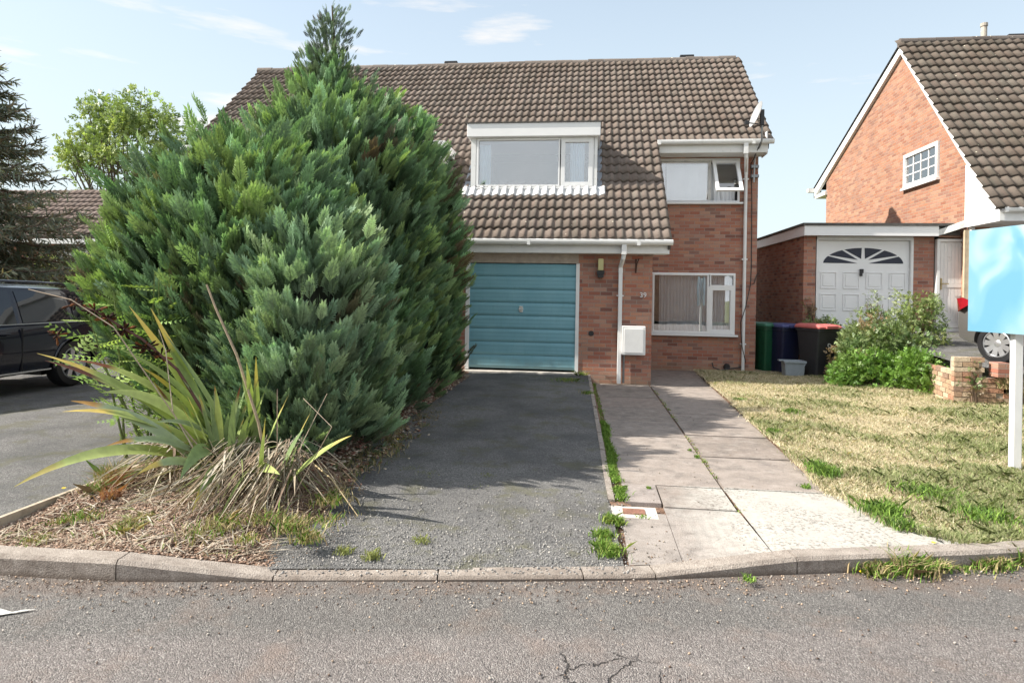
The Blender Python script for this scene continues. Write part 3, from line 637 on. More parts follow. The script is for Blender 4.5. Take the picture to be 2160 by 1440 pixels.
    dp.box(b.x-.04, b.x+.04, 12.03, 12.111, 2.08, 2.16)
    dp.build('downpipe', WHP, H, bevel=.006)
    dp = MB(); a = PY(1573, 330, 14.4); c = PY(1568, 780, 14.9)
    dp.box(a.x-.045, a.x+.045, 14.36, 14.45, 4.78, 5.05)
    dp.tube([(a.x, 14.405, 4.85), (a.x+.02, 14.43, 4.72), (a.x+.12, 14.86, 4.50), (a.x+.125, 14.88, 4.42)], .042, 10)
    dp.tube([(a.x+.125, 14.88, 4.5), (a.x+.125, 14.88, -.05)], .037, 12)
    for z in (4.3, 2.5, .6): dp.box(a.x+.065, a.x+.185, 14.86, 14.947, z, z+.03)
    dp.build('downpipe', WHP, H, smooth=True)
    # number on the brickwork
    cu = bpy.data.curves.new('house_number', 'FONT'); cu.body = '39'; cu.size = .13; cu.extrude = .008
    o = bpy.data.objects.new('tmp', cu); COL.objects.link(o); dg = bpy.context.evaluated_depsgraph_get(); me = bpy.data.meshes.new_from_object(o.evaluated_get(dg)); bpy.data.objects.remove(o)
    p = PY(1349, 627, 12.14); me.transform(Matrix.Translation((p.x, 12.13, p.z)) @ Matrix.Rotation(R(90), 4, 'X')); me.materials.clear(); me.materials.append(WHT)
    o = bpy.data.objects.new('house_number', me); link(o, H)
    p = PY(1247, 703, 12.15); v = MB(); v.tube([(p.x, 12.152, p.z), (p.x, 12.138, p.z)], .05, 16); v.build('air_vent', BLK, H)
    return H
HOUSE = main_house()
curtain('curtain', -2.30, -2.06, 3.90, 4.74, 13.17, CURTB, 'pale blue curtain drawn to the left side of the dormer window', 5)
curtain('curtain', -.42, -.12, 3.90, 4.76, 13.17, CURTB, 'pale blue curtain behind the narrow right pane of the dormer window', 6)
curtain('curtain', 1.62, 3.24, .84, 2.17, 15.09, CURT, 'white net curtain behind the ground floor window', 22, .022)
curtain('curtain', 1.35, 1.72, 3.85, 4.72, 15.08, CURT, 'gathered white curtain at the left of the upstairs window', 6)
curtain('curtain', 1.75, 2.66, 3.85, 4.70, 15.12, CURT, 'flat white blind behind the wide upstairs pane', 3, .006, 'blind')
curtain('curtain', 2.75, 3.30, 3.84, 4.70, 15.12, CURT, 'white curtain seen behind the open upstairs casement', 6)
def wall_things():
    p = PY(1267, 563, 12.1); L = thing('wall_lamp', 'black wall lantern with yellowed glass beside the garage door', 'wall lamp', (p.x, 12.15, p.z))
    m = MB(); m.box(p.x-.04, p.x+.045, 12.08, 12.148, p.z-.20, p.z+.15); m.box(p.x-.07, p.x+.07, 12.01, 12.13, p.z-.14, p.z-.07); m.box(p.x-.055, p.x+.055, 12.02, 12.12, p.z-.2, p.z-.14); m.build('lamp_body', BLK, L, bevel=.006)
    m = MB(); m.box(p.x-.05, p.x+.05, 11.99, 12.079, p.z-.068, p.z+.15); m.build('lamp_shade', simple('yellowed_glass', (.50, .46, .22), .35, .1, 5), L, bevel=.012)
    p = PY(1336, 718, 12.05); L = thing('meter_box', 'white gas meter box beside the garage downpipe', 'meter box', (p.x, 12.15, p.z-.27))
    m = MB(); m.box(p.x-.215, p.x+.215, 11.97, 12.147, p.z-.265, p.z+.27); m.build('case', WHP, L, bevel=.012)
    m = MB(); m.box(p.x-.175, p.x+.175, 11.957, 11.969, p.z-.225, p.z+.225); m.build('door', WHP, L, bevel=.008)
    m = MB(); m.tube([(p.x-.17, 12.09, p.z-.26), (p.x-.17, 12.09, .03)], .02, 8); m.build('pipe', GRY, L)
    p = PY(1344, 560, 12.1)
    m = MB(); m.box(p.x-.03, p.x-.01, 12.135, 12.148, p.z-.14, p.z+.12); m.tube([(p.x-.02, 12.13, p.z-.12), (p.x-.01, 12.02, p.z+.03), (p.x+.02, 11.93, p.z+.12)], .009, 6); m.tube([(p.x-.02, 12.13, p.z+.11), (p.x+.02, 11.93, p.z+.115)], .008, 6)
    m.build('hanging_bracket', simple('rusty_iron', (.06, .03, .02), .8, .3, 30), label='small rusty hanging basket bracket high on the garage pillar', cat='bracket')
    # satellite dish on its wall pole
    p = PY(1592, 372, 14.85); D = thing('satellite_dish', 'grey satellite dish seen edge-on on a bent pole at the right gable eave', 'satellite dish', (p.x, 14.85, p.z))
    pts = [PY(1590, 385, 14.82), PY(1592, 335, 14.82), PY(1594, 325, 14.72), PY(1604, 305, 14.32), PY(1607, 295, 14.25), PY(1608, 240, 14.25)]
    m = MB(); m.tube(pts, .022, 10); m.build('pole', simple('pole_grey', (.30, .31, .32), .35, .1, 5, .6), D, smooth=True)
    for y in (352, 372): q = PY(1592, y, 14.85); m = MB(); m.box(q.x-.08, q.x+.08, 14.80, 14.948, q.z-.03, q.z+.03); m.build('bracket', GRY, D)
    c = PY(1600, 243, 14.2); M = Matrix.Translation(c) @ Vector((-.96, -.1, .32)).to_track_quat('Z', 'Y').to_matrix().to_4x4()
    m = MB(); m.lathe([(0.001, 0), (.1, .008), (.2, .03), (.28, .06), (.282, .066), (.2, .038), (.1, .016), (.001, .008)], M, 28); m.build('reflector', simple('dish_grey', (.34, .35, .36), .5, .1, 5), D, smooth=True)
    m = MB(); e = PY(1576, 259, 14.15); k = PY(1600, 262, 14.2); m.tube([k, e], .014, 8); m.box(e.x-.05, e.x+.04, e.y-.04, e.y+.04, e.z-.045, e.z+.04); m.build('receiver_arm', BLK, D, bevel=.008)
    m = MB(); q = PY(1607, 248, 14.22); m.box(q.x-.03, q.x+.05, 14.2, 14.3, q.z-.17, q.z+.17); m.build('mount', BLK, D, bevel=.01)
    m = MB(); pts = [PY(*a) for a in ((1604, 300, 14.2), (1590, 335, 14.78), (1584, 345, 14.93), (1586, 420, 14.935), (1585, 560, 14.935), (1583, 601, 14.935), (1590, 598, 14.935), (1597, 578, 14.935))]
    m.tube(pts, .009, 6); pts = [PY(*a) for a in ((1583, 601, 14.935), (1572, 650, 14.84), (1562, 680, 14.83), (1565, 730, 14.83), (1573, 765, 14.86))]; m.tube(pts, .009, 6)
    m.build('aerial_cable', BLK, label='thin black cable running down the brick corner beside the right downpipe', cat='cable')
    m = MB(); pts = [PY(*a) for a in ((1502, 765, 14.9), (1505, 775, 14.85), (1520, 780, 14.8), (1535, 778, 14.8), (1563, 774, 14.86))]; m.tube(pts, .014, 6); q = PY(1533, 773, 14.85); m.lathe([(.001, -.05), (.06, -.05), (.075, 0), (.06, .05), (.001, .05)], Matrix.Translation(q) @ Matrix.Rotation(R(90), 4, 'X'), 12)
    m.build('coiled_cable', BLK, label='short black drain hose and plug lying at the foot of the brick wall', cat='hose')
wall_things()
# ------------------------------------------------------------------ neighbouring gabled house and its garage
FZ = .95
def right_house():
    X0 = 8.12
    H = thing('gabled_house', 'orange brick gable-ended house with steep brown tiled roof on the right', 'house', (10, 15, FZ))
    fy, fz = 13.77, 3.51; ay, az = 18.03, 8.44; by, bz = 24.45, 5.64
    w = MB(); gz = lambda y: fz+(az-fz)*(y-fy)/(ay-fy)
    # gable wall with window opening
    y0, y1, z0, z1 = 16.19, 17.88, 4.57, 5.45
    zb = lambda y: bz-.06+(az-bz)*(by-y)/(by-ay) if y > ay else gz(y)-.1
    P = lambda y, z: (X0+.06, y, z)
    w.add([P(14.97, .3), P(y0, .3), P(y0, zb(y0)), P(14.97, zb(14.97))], [(0, 1, 2, 3)])
    w.add([P(y0, .3), P(y1, .3), P(y1, z0), P(y0, z0)], [(0, 1, 2, 3)]); w.add([P(y0, z1), P(y1, z1), P(y1, zb(y1)), P(y0, zb(y0))], [(0, 1, 2, 3)])
    w.add([P(y1, .3), P(23.45, .3), P(23.45, zb(23.45)), P(ay, zb(ay)), P(y1, zb(y1))], [(0, 1, 2, 3, 4)])
    for a, b in (((y0, z0), (y1, z0)), ((y1, z0), (y1, z1)), ((y1, z1), (y0, z1)), ((y0, z1), (y0, z0))): w.add([P(*a), P(*b), (X0+.16, b[0], b[1]), (X0+.16, a[0], a[1])], [(0, 1, 2, 3)])
    w.quad((X0+.06, 14.97, .3), (18, 14.97, .3), (18, 14.97, 3.3), (X0+.06, 14.97, 3.3))
    w.quad((X0+.06, 23.45, .3), (18, 23.45, .3), (18, 23.45, 5.6), (X0+.06, 23.45, 5.6))
    w.build('wall', BRK2, H)
    def org(x, s, h):
        L = math.hypot(ay-fy, az-fz); cs, sn = (ay-fy)/L, (az-fz)/L; return (x, fy-.06+s*cs-h*sn, fz-.02+s*sn+h*cs)
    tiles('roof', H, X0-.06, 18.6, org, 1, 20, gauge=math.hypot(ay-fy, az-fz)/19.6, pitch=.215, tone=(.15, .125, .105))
    b = MB(); b.prism([(X0-.05, ay, az+.02), (X0-.05, by, bz+.04), (X0-.05, by, bz-.02), (X0-.05, ay, az-.06)], (10.5, 0, 0)); b.build('roof', TILE, H)
    rg = MB(); x = X0-.06; rng = random.Random(9)
    while x < 18: rg.tube([(x, ay, az+.02), (x+.43, ay, az+.015)], .12, 12, col=tuple(c*q_ for q_ in [rng.uniform(.7, 1)] for c in (.15, .13, .12))); x += .44
    rg.build('ridge', TILE, H)
    # bargeboards
    for nm, a, c, d in (('bargeboard', (fy, fz), (ay, az), .2), ('bargeboard', (ay, az), (by, bz), .24)):
        m = MB(); m.prism([(X0-.03, a[0], a[1]-.03), (X0-.03, c[0], c[1]-.03), (X0-.03, c[0], c[1]-.03-d*1.15), (X0-.03, a[0], a[1]-.03-d)], (.088, 0, 0)); m.build(nm, WHP, H)
    m = MB(); m.prism([(X0-.02, 14.99, 4.62), (X0-.02, fy+.02, fz-.05), (X0-.02, fy+.02, fz-.24), (X0-.02, 14.99, 3.26)], (.12, 0, 0)); m.build('boxing', WHT, H)
    m = MB(); m.box(X0+.1, 18.5, fy+.02, fy+.06, fz-.24, fz-.04); m.quad((X0+.1, fy+.04, fz-.235), (18.5, fy+.04, fz-.235), (18.5, 14.97, 3.27), (X0+.1, 14.97, 3.27)); m.build('fascia', WHP, H)
    gutter(H, X0+.0, 18.5, fy-.05, fz+.02)
    m = MB(); m.box(X0-.25, X0+.2, by-.1, by+.05, bz-.12, bz+.02); m.box(X0-.02, X0+.5, by-1.1, by-.1, bz-.36, bz-.24); m.build('gutter', WHD, H)
    p = PX(2075, 92, 10.2); m = MB(); pp = PY(2075, 92, 18.1); m.tube([(pp.x, 18.1, az), (pp.x, 18.1, az+.42)], .07, 12); m.tube([(pp.x, 18.1, az+.42), (pp.x, 18.1, az+.5)], .085, 12); m.build('flue_pipe', simple('flue', (.40, .36, .31), .8, .2, 10), H)
    pp = PY(2145, 92, 18.1); m = MB(); m.box(pp.x-.25, pp.x+.2, 18.0, 18.2, az+.1, az+.17); m.build('ridge_vent', BLK, H)
    # leaded gable window
    fr = MB(); y0 += .02; y1 -= .02; z0 += .01; z1 -= .01; a, b = X0+.01, X0+.10
    for q in ((y0, y1, z0, z0+.09), (y0, y1, z1-.09, z1), (y0, y0+.09, z0+.09, z1-.09), (y1-.09, y1, z0+.09, z1-.09)): fr.box(a, b, *q)
    wn = fr.build('window', WHT, H, bevel=.006)
    g = MB(); g.box(X0+.06, X0+.07, y0+.08, y1-.08, z0+.08, z1-.08); g.build('pane', GLS, wn)
    g = MB()
    for i in (1, 2, 3): yy = y0+.09+(y1-y0-.18)*i/4; g.box(X0+.045, X0+.058, yy-.014, yy+.014, z0+.09, z1-.09)
    for i in (1, 2): zz = z0+.09+(z1-z0-.18)*i/3; g.box(X0+.042, X0+.0445, y0+.09, y1-.09, zz-.014, zz+.014)
    g.build('glazing_bars', WHT, wn)
    g = MB(); g.box(X0-.03, X0+.1, y0-.05, y1+.05, z0-.06, z0-.005); g.build('sill', WHT, wn)
    g = MB(); g.box(X0+.17, X0+.2, y0-.1, y1+.1, z0-.1, z1+.1); g.build('room_interior', simple('room_green', (.22, .27, .26), .9, .1, 3), H)
    # front: dark glazing, porch lamp, pipes
    g = MB(); g.box(X0+.9, X0+2.6, 14.9, 14.96, 1.6, 3.0); g.build('window', GLS, H)
    g = MB(); g.box(X0+.88, X0+2.62, 14.93, 14.968, 1.55, 3.05); g.build('window_frame', DARK, H)
    p = PY(2093, 486, 14.6); g = MB(); g.lathe([(.001, -.05), (.12, -.05), (.14, 0), (.10, .04), (.001, .05)], Matrix.Translation((p.x, 14.5, p.z)), 16); g.build('porch_light', simple('opal', (.8, .8, .8), .4, .02, 3), H, smooth=True)
    p = PY(2052, 560, 14.85); g = MB(); g.box(p.x-.04, p.x+.03, 14.85, 14.96, 1.0, 3.25); g.build('downpipe', WHT, H)
    g = MB(); g.box(p.x-.14, p.x-.05, 14.9, 14.965, .95, 3.2); g.build('corner_post', simple('tan_timber', (.45, .36, .25), .7, .15, 8), H)
    g = MB(); a = PY(2105, 520, 13.6); b = PY(2160, 480, 13.0); g.tube([a, b], .06, 8); g.build('porch_brace', WHP, H)
    # ---- garage
    G = thing('garage', 'flat-roofed brick garage with white panelled door and fanlight', 'garage', (6.2, 15.3, FZ))
    w = MB(); wallholes(w, 'y', 15.3, 4.87, 7.65, .2, 3.1, [(5.13, 7.22, .2, 3.08)], .25)
    wallholes(w, 'x', 4.87, 15.3, 21.5, .0, 3.1, [], .1); w.quad((4.87, 21.5, 0), (8.1, 21.5, 0), (8.1, 21.5, 3.2), (4.87, 21.5, 3.2))
    w.quad((7.65, 15.3, .2), (7.65, 15.5, .2), (7.65, 15.5, 3.1), (7.65, 15.3, 3.1)); w.build('wall', BRK, G)
    m = MB(); m.box(4.80, 7.62, 15.06, 15.12, 3.08, 3.30); m.box(4.80, 4.85, 15.122, 21.6, 3.08, 3.30); m.build('fascia', WHT, G)
    m = MB(); m.box(4.77, 8.1, 15.03, 21.6, 3.302, 3.36); m.box(4.86, 8.1, 15.13, 21.5, 3.1, 3.299); m.build('roof', FELT, G)
    m = MB(); a, b, c, d = PX(1975, 482, 7.6), PX(2035, 460, 8.05), 0, 0
    m.prism([(7.63, 15.1, 3.09), (8.1, 14.9, 3.27), (8.1, 14.9, 3.42), (7.63, 15.1, 3.22)], (0, .06, 0)); m.build('verge_board', WHD, G)
    m = MB(); m.box(7.68, 8.12, 15.16, 15.2, 3.06, 3.32); m.build('header', BRK2, G)
    # door with arched sunray glazing and raised panels
    x0, x1, z0, z1 = 5.15, 7.20, .93, 3.0
    m = MB(); m.box(x0, x0+.04, 15.30, 15.45, z0, z1+.05); m.box(x1-.03, x1+.02, 15.30, 15.45, z0, z1+.05); m.box(x0, x1, 15.28, 15.45, z1-.0, z1+.08); m.build('door_frame', WHP, G)
    m = MB(); m.box(x0+.045, x1-.035, 15.38, 15.42, z0, z1-.005)
    dx0, dx1 = x0+.045, x1-.035; pw = (dx1-dx0)/4
    for r_ in range(3):
        for c_ in range(4):
            a = dx0+c_*pw+.07; b = dx0+(c_+1)*pw-.07; zz = 2.28-r_*.5
            if zz-.36 < z0: continue
            for (p0, p1, q0, q1) in ((a, b, zz-.02, zz), (a, b, zz-.38, zz-.36), (a, a+.02, zz-.36, zz-.02), (b-.02, b, zz-.36, zz-.02)): m.box(p0, p1, 15.362, 15.3795, q0, q1)
            m.box(a+.055, b-.055, 15.366, 15.3795, zz-.325, zz-.055)
    dd = m.build('garage_door', WHT, G, bevel=.004, label='white panelled garage door with an arched fanlight')
    cx = (dx0+dx1)/2; zc = 2.46; g = MB(); A = .86; B = .36
    for k in range(6):
        t0 = math.pi*k/6+.035; t1 = math.pi*(k+1)/6-.035; n = 6
        pts = [(cx+.16*math.cos((t0+t1)/2), 15.372, zc+.045+.08*math.sin((t0+t1)/2))] if 0 < k < 5 else [(cx+(.12 if k == 0 else -.12), 15.372, zc+.02)]
        pts += [(cx+A*math.cos(t0+(t1-t0)*i/n), 15.372, zc+.01+B*math.sin(t0+(t1-t0)*i/n)) for i in range(n+1)]
        g.prism(pts, (0, .006, 0))
    g.build('fanlight', simple('dark_pane', (.012, .016, .035), .45, .1, 4), dd)
    p = PY(1818, 573, 15.3); g = MB(); g.box(p.x-.03, p.x+.05, 15.33, 15.36, p.z-.03, p.z+.06); g.box(p.x-.03, p.x+.02, 15.31, 15.36, p.z-.10, p.z-.02); g.build('handle', BLK, dd)
    # side door
    D = thing('side_door', 'white boarded side door between the garage pier and the gabled house', 'door', (8.0, 15.2, 1.0))
    a, b = 7.665, 8.375; z0, z1 = 1.06, 3.03
    m = MB(); m.box(a, a+.06, 15.2, 15.3, z0, z1); m.box(b-.1, b, 15.2, 15.3, z0, z1); m.box(a+.06, b-.1, 15.2, 15.3, z1-.06, z1); m.box(a, b, 15.17, 15.3, z0-.08, z0); m.build('door_frame', WHP, D)
    m = MB(); m.box(a+.065, b-.105, 15.24, 15.28, z0+.01, z1-.065); m.box(a+.065, b-.105, 15.225, 15.239, z0+.9, z0+.98); m.box(a+.065, b-.105, 15.225, 15.239, z0+.01, z0+.13)
    for q in range(7): xx = a+.085+q*.075; m.box(xx, xx+.066, 15.232, 15.2395, z0+.99, z1-.1); m.box(xx, xx+.066, 15.232, 15.2395, z0+.14, z0+.89)
    dd = m.build('door_leaf', WHP, D)
    m = MB(); p = PY(1970, 598, 15.2); m.box(a+.075, a+.11, 15.205, 15.224, p.z-.13, p.z+.12); m.box(a+.09, a+.23, 15.16, 15.18, p.z-.01, p.z+.012); m.build('handle', simple('brass', (.35, .28, .15), .4, .1, 5, .7), dd)
right_house()
# raised ground at the right with its retaining wall
def rz_(x, y): return .66+.075*max(0, min(4.4, y-10.8))
strip('raised_driveway', M_DRV, 5.85, 14, lambda x: 10.42, lambda x: 15.3, rz_, 20, 20, kind='structure')
strip('raised_driveway_front', M_DRV, 6.3, 16, lambda x: max(5, yk(x)+.2), lambda x: 10.60, lambda x, y: .12+.54*max(0, min(1, (y-6)/4.5)), 20, 20, kind='structure')
def retaining():
    Wd = thing('retaining_wall', 'low crumbling buff brick retaining wall stepping up beside the lawn', 'wall', (6, 10.4, 0))
    rng = random.Random(4); mb = MB()
    def course(x0, x1, y0, y1, z):  # a row of separate bricks along the line
        L = math.hypot(x1-x0, y1-y0); n = max(1, int(L/.225)); d = Vector((x1-x0, y1-y0, 0))/L; nrm = Vector((d.y, -d.x, 0))
        off = (int(z/.075) % 2)*.11
        for i in range(n+1):
            a = i*.225-off; b = min(a+.215, L); a = max(a, 0)
            if b-a < .03: continue
            j = rng.uniform(-.008, .008); o = Vector((x0, y0, z))+nrm*j
            c = rng.choice([(.42, .29, .19), (.48, .37, .26), (.37, .25, .17), (.52, .42, .30), (.38, .21, .14), (.28, .19, .14)])
            mb.prism([o+d*a, o+d*b, o+d*b-nrm*.1, o+d*a-nrm*.1], (0, 0, .066), c)
    for k in range(11): course(5.50, 6.15, 10.38, 10.30, .0+k*.075) if k < 7 else course(5.5, 5.9, 10.38, 10.34, k*.075)
    for k in range(4): course(6.15, 9, 10.30, 10.2, 0+k*.075)
    for k in range(8): course(5.85, 5.50, 12.6, 10.38, k*.075+.01)
    mb.build('brickwork', colmat('weathered_brick', .9, 0, .3, 30, .2, .6), Wd)
    m = MB(); m.prism([(5.525, 10.395, .0), (5.88, 10.36, 0), (5.88, 10.6, 0), (5.56, 10.6, 0)], (0, 0, .77)); m.prism([(5.87, 12.6, -.1), (5.53, 10.43, -.1), (5.9, 10.352, -.1), (6.15, 10.325, -.1), (6.15, 10.6, -.1), (5.9, 12.6, -.1)], (0, 0, .62)); m.prism([(6.15, 10.32, -.1), (9, 10.22, -.1), (9, 10.6, -.1), (6.15, 10.6, -.1)], (0, 0, .40)); m.build('mortar_core', simple('mortar', (.36, .32, .27), .95, .2, 12, bump=.6), Wd)
    m = MB(); a = PG(2062, 775, .62)
    m.box(6.0, 6.17, 10.2, 10.42, .54, .76); m.build('loose_brick', BRK, Wd, bevel=.01)
    m = MB(); m.prism([(6.2, 10.15, .33), (9, 10.05, .33), (9, 10.9, .62), (6.2, 10.9, .62)], (0, 0, .045)); m.build('coping', CONC, Wd, bevel=.015)
retaining()
m = MB(); m.box(5.2, 8.4, 14.9, 15.29, .4, .93); m.box(7.4, 8.5, 14.3, 14.9, .4, .86); m.build('threshold', CONC, kind='structure')
# ------------------------------------------------------------------ house and shrubs beyond the neighbour's drive
def far_house():
    H = thing('background_house', 'brown tiled house far behind the spruce on the left', 'house', (-26, 28, 0))
    def org(x, s, h): return (x, 25.4+s*.72-h*.69, 3.75+s*.69+h*.72)
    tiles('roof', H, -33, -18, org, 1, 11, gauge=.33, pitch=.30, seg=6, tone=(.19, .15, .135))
    m = MB(); m.box(-32.8, -18.2, 25.7, 31, -.2, 3.8); m.build('wall', BRK, H)
    m = MB(); m.prism([(-32.8, 28.1, 6.2), (-32.8, 25.6, 3.8), (-32.8, 31, 3.6)], (14.6, 0, 0)); m.build('roof', TILE, H)
    m = MB(); m.box(-33, -18, 25.3, 25.36, 3.5, 3.72); m.build('fascia', WHP, H)
    for x in (-22.4, -26.5): m = MB(); m.box(x-.9, x+.9, 25.6, 25.72, 2.0, 3.45); f = m.build('window', WHT, H); m = MB(); m.box(x-.8, x-.05, 25.58, 25.59, 2.1, 3.35); m.box(x+.05, x+.8, 25.58, 25.59, 2.1, 3.35); m.build('pane', simple('far_pane', (.5, .5, .48), .2, .1, 3), f)
far_house()
# house across the road: only met as a reflection in the panes
def across():
    H = thing('house_across_road', 'brick gable house across the road reflected in the ground floor window', 'house', (4, -14, 0))
    m = MB(); m.add([(-1, -14, 0), (9, -14, 0), (9, -14, 3.2), (4, -14, 6.6), (-1, -14, 3.2)], [(0, 1, 2, 3, 4)]); m.box(-1, 9, -22, -14.01, 0, 3.2); m.build('wall', BRK2, H)
    m = MB()
    for s in (-1, 1): m.prism([(4, -13.9, 6.9), (4, -13.9, 6.55), (4+s*5.5, -13.9, 2.85), (4+s*5.5, -13.9, 3.2)], (0, .05, 0))
    m.build('bargeboard', WHT, H)
    m = MB()
    for s in (-1, 1): m.prism([(4, -13.8, 6.92), (4+s*5.6, -13.8, 3.15), (4+s*5.6, -13.8, 3.25), (4, -13.8, 7.0)], (0, -9, 0))
    m.build('roof', simple('dull_tiles', (.16, .13, .11), .9, .2, 10), H)
across()
# ------------------------------------------------------------------ conifers
def frond_template(nb=9):
    """flat scale-leaf spray: axis along +y, branchlets either side, drooping tips"""
    V, F, T = [], [], []
    def q(a, d, L, w, z0, z1):
        a = np.array(a); d = np.array(d); n = np.array([-d[1], d[0]]); o = len(V)
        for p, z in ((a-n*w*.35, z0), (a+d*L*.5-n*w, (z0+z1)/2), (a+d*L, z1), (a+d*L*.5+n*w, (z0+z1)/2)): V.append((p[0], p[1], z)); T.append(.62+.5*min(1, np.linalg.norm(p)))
        F.append((o, o+1, o+2, o+3))
    q((0, 0), (0, 1), 1.0, .022, 0, -.16)
    for i in range(nb):
        y = .08+.80*i/nb; L = .36*(1-y)**.8+.11
        for s_ in (-1, 1):
            an = R(33-12*y)*s_; d = (math.sin(an), math.cos(an)); z0 = -.16*y*y
            q((0, y+(.035 if s_ > 0 else 0)), d, L*(1+.15*((i*7) % 3-1)), .032, z0, z0-.10*L-.05*(i % 2)+.05)
            if i < nb-2:
                k = (d[0]*L*.4, y+d[1]*L*.4); a2 = R(2)*s_; q(k, (math.sin(a2), math.cos(a2)), L*.55, .026, z0-.03, z0+.03)
                k = (d[0]*L*.62, y+d[1]*L*.62); a2 = R(60)*s_; q(k, (math.sin(a2), math.cos(a2)), L*.3, .022, z0-.03, z0+.03)
    return np.array(V), np.array(F), np.array(T)
FT = frond_template()
def crown(name, cx, cy, rad, top, prof, nclump, parent, pals, z0=.08, size=(.17, .31), lump=.28, spread=22, seed=1, rx=1.0, ry=1.0, ang=None, up=1.05, brown=.02):
    """conifer crown of flat sprays gathered in clumps over a shaped surface"""
    rng = np.random.default_rng(seed); tz = np.array([p[0] for p in prof]); tr = np.array([p[1] for p in prof])
    # choose clump places in proportion to girth
    t = rng.uniform(0, 1, nclump*4); w = np.interp(t, tz, tr)+.06; t = t[rng.uniform(0, w.max(), len(t)) < w][:nclump]; n = len(t)
    a = rng.uniform(0, 2*np.pi, n) if ang is None else rng.uniform(ang[0], ang[1], n)
    r = np.interp(t, tz, tr)*rad; z = z0+t*(top-z0)
    low = .10*np.sin(3*a+seed)+.07*np.sin(5*a+z*2.3+seed)
    r = r*(1+low)*(1-.16*rng.uniform(0, 1, n)**2)
    N = np.stack([np.cos(a)*rx, np.sin(a)*ry, np.full(n, 0.0)], 1)
    cpos = np.stack([cx+np.cos(a)*r*rx, cy+np.sin(a)*r*ry, z], 1)
    N[:, 2] = .25; N = norm(N)
    k = spread; big = rng.uniform(.75, 1.25, n)
    ctone = pal_rng(rng, pals, n, .2)
    br_ = rng.uniform(0, 1, n) < brown; ctone[br_] = pal_rng(rng, [(.19, .14, .085), (.16, .15, .085)], int(br_.sum()), .15)
    out_p, out_d, out_s, out_c, out_n = [], [], [], [], []
    cd = norm(N*rng.uniform(.45, .8, (n, 1))+np.array([0, 0, up])+rng.normal(0, .14, (n, 3)))   # clump axis: outward and up
    for j in range(k):
        f = rng.uniform(0, 1, (n, 1)); off = rng.normal(0, .085, (n, 3))*big[:, None]
        p = cpos+cd*(f-.35)*lump*1.3*big[:, None]+off
        d = norm(cd+norm(off+1e-6)*rng.uniform(.15, .6, (n, 1))*(1-f*.6)+rng.normal(0, .10, (n, 3)))
        out_p.append(p); out_d.append(d); out_s.append(rng.uniform(*size, n)*np.sqrt(big)); out_n.append(norm(N+rng.normal(0, .45, (n, 3))))
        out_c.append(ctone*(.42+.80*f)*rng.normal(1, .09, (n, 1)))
    p, d, s_, c, nn = map(np.concatenate, (out_p, out_d, out_s, out_c, out_n))
    ay = norm(d); ax = norm(np.cross(ay, nn)); az = np.cross(ax, ay)
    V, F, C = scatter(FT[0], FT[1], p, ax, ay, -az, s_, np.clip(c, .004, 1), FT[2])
    return npmesh(name, V, F, FOL, parent, C)
def pal_rng(rng, cols, n, jit=.12): c = np.array(cols); return np.clip(c[rng.integers(0, len(c), n)]*(1+rng.normal(0, jit, (n, 1))), .002, 1)
BLUEGREEN = [(.22, .33, .15), (.17, .29, .15), (.26, .37, .14), (.15, .26, .13), (.21, .33, .20)]
YELGREEN = [(.26, .38, .12), (.21, .34, .13), (.31, .41, .14)]
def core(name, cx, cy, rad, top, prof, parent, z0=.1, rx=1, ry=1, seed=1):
    """closed dark core for the inner foliage, added to block light through the crown"""
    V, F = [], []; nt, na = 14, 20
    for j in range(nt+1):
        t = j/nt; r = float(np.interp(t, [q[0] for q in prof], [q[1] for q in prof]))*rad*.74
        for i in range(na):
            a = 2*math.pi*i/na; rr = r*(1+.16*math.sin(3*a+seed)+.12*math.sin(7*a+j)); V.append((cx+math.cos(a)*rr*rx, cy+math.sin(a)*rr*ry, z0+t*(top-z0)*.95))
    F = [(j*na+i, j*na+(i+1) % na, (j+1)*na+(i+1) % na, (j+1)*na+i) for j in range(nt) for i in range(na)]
    return npmesh(name, V, F, CORE_DARK, parent)
CORE_DARK = simple('dark_core', (.022, .026, .015), .95, .4, 25, bump=.6)  # dark green-brown of the core added inside crowns to block light
PR = [(0, .80), (.08, .93), (.25, 1.0), (.5, 1.0), (.7, .92), (.85, .74), (.95, .45), (1, .08)]
PRS = [(0, .8), (.15, 1), (.4, .98), (.6, .8), (.8, .45), (1, .04)]
def conifer(label, cx, cy, rad, top, n, seed, pals=BLUEGREEN, prof=PR, **k):
    T = thing('conifer_tree', label, 'conifer', (cx, cy, 0), 'conifers of the boundary hedge')
    m = MB(); m.tube([(cx, cy, -.1), (cx+.03, cy, top*.5), (cx, cy, top*.93)], [.11, .07, .015], 8, col=(.10, .07, .05)); m.build('trunk', BARK, T)
    kk = {a: b for a, b in k.items() if a in ('rx', 'ry')}
    core('inner_light_block', cx, cy, rad, top, prof, T, seed=seed, **kk)
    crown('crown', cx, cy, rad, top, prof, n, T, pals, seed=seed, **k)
    return T
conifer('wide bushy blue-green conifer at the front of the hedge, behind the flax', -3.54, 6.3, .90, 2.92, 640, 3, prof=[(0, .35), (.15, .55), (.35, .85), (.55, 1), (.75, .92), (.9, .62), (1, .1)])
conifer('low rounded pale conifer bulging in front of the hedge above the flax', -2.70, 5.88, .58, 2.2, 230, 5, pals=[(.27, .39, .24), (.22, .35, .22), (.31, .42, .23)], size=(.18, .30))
T_SP = conifer('tallest conifer of the hedge with a thin wispy spire', -3.42, 7.95, 1.12, 3.85, 560, 8)
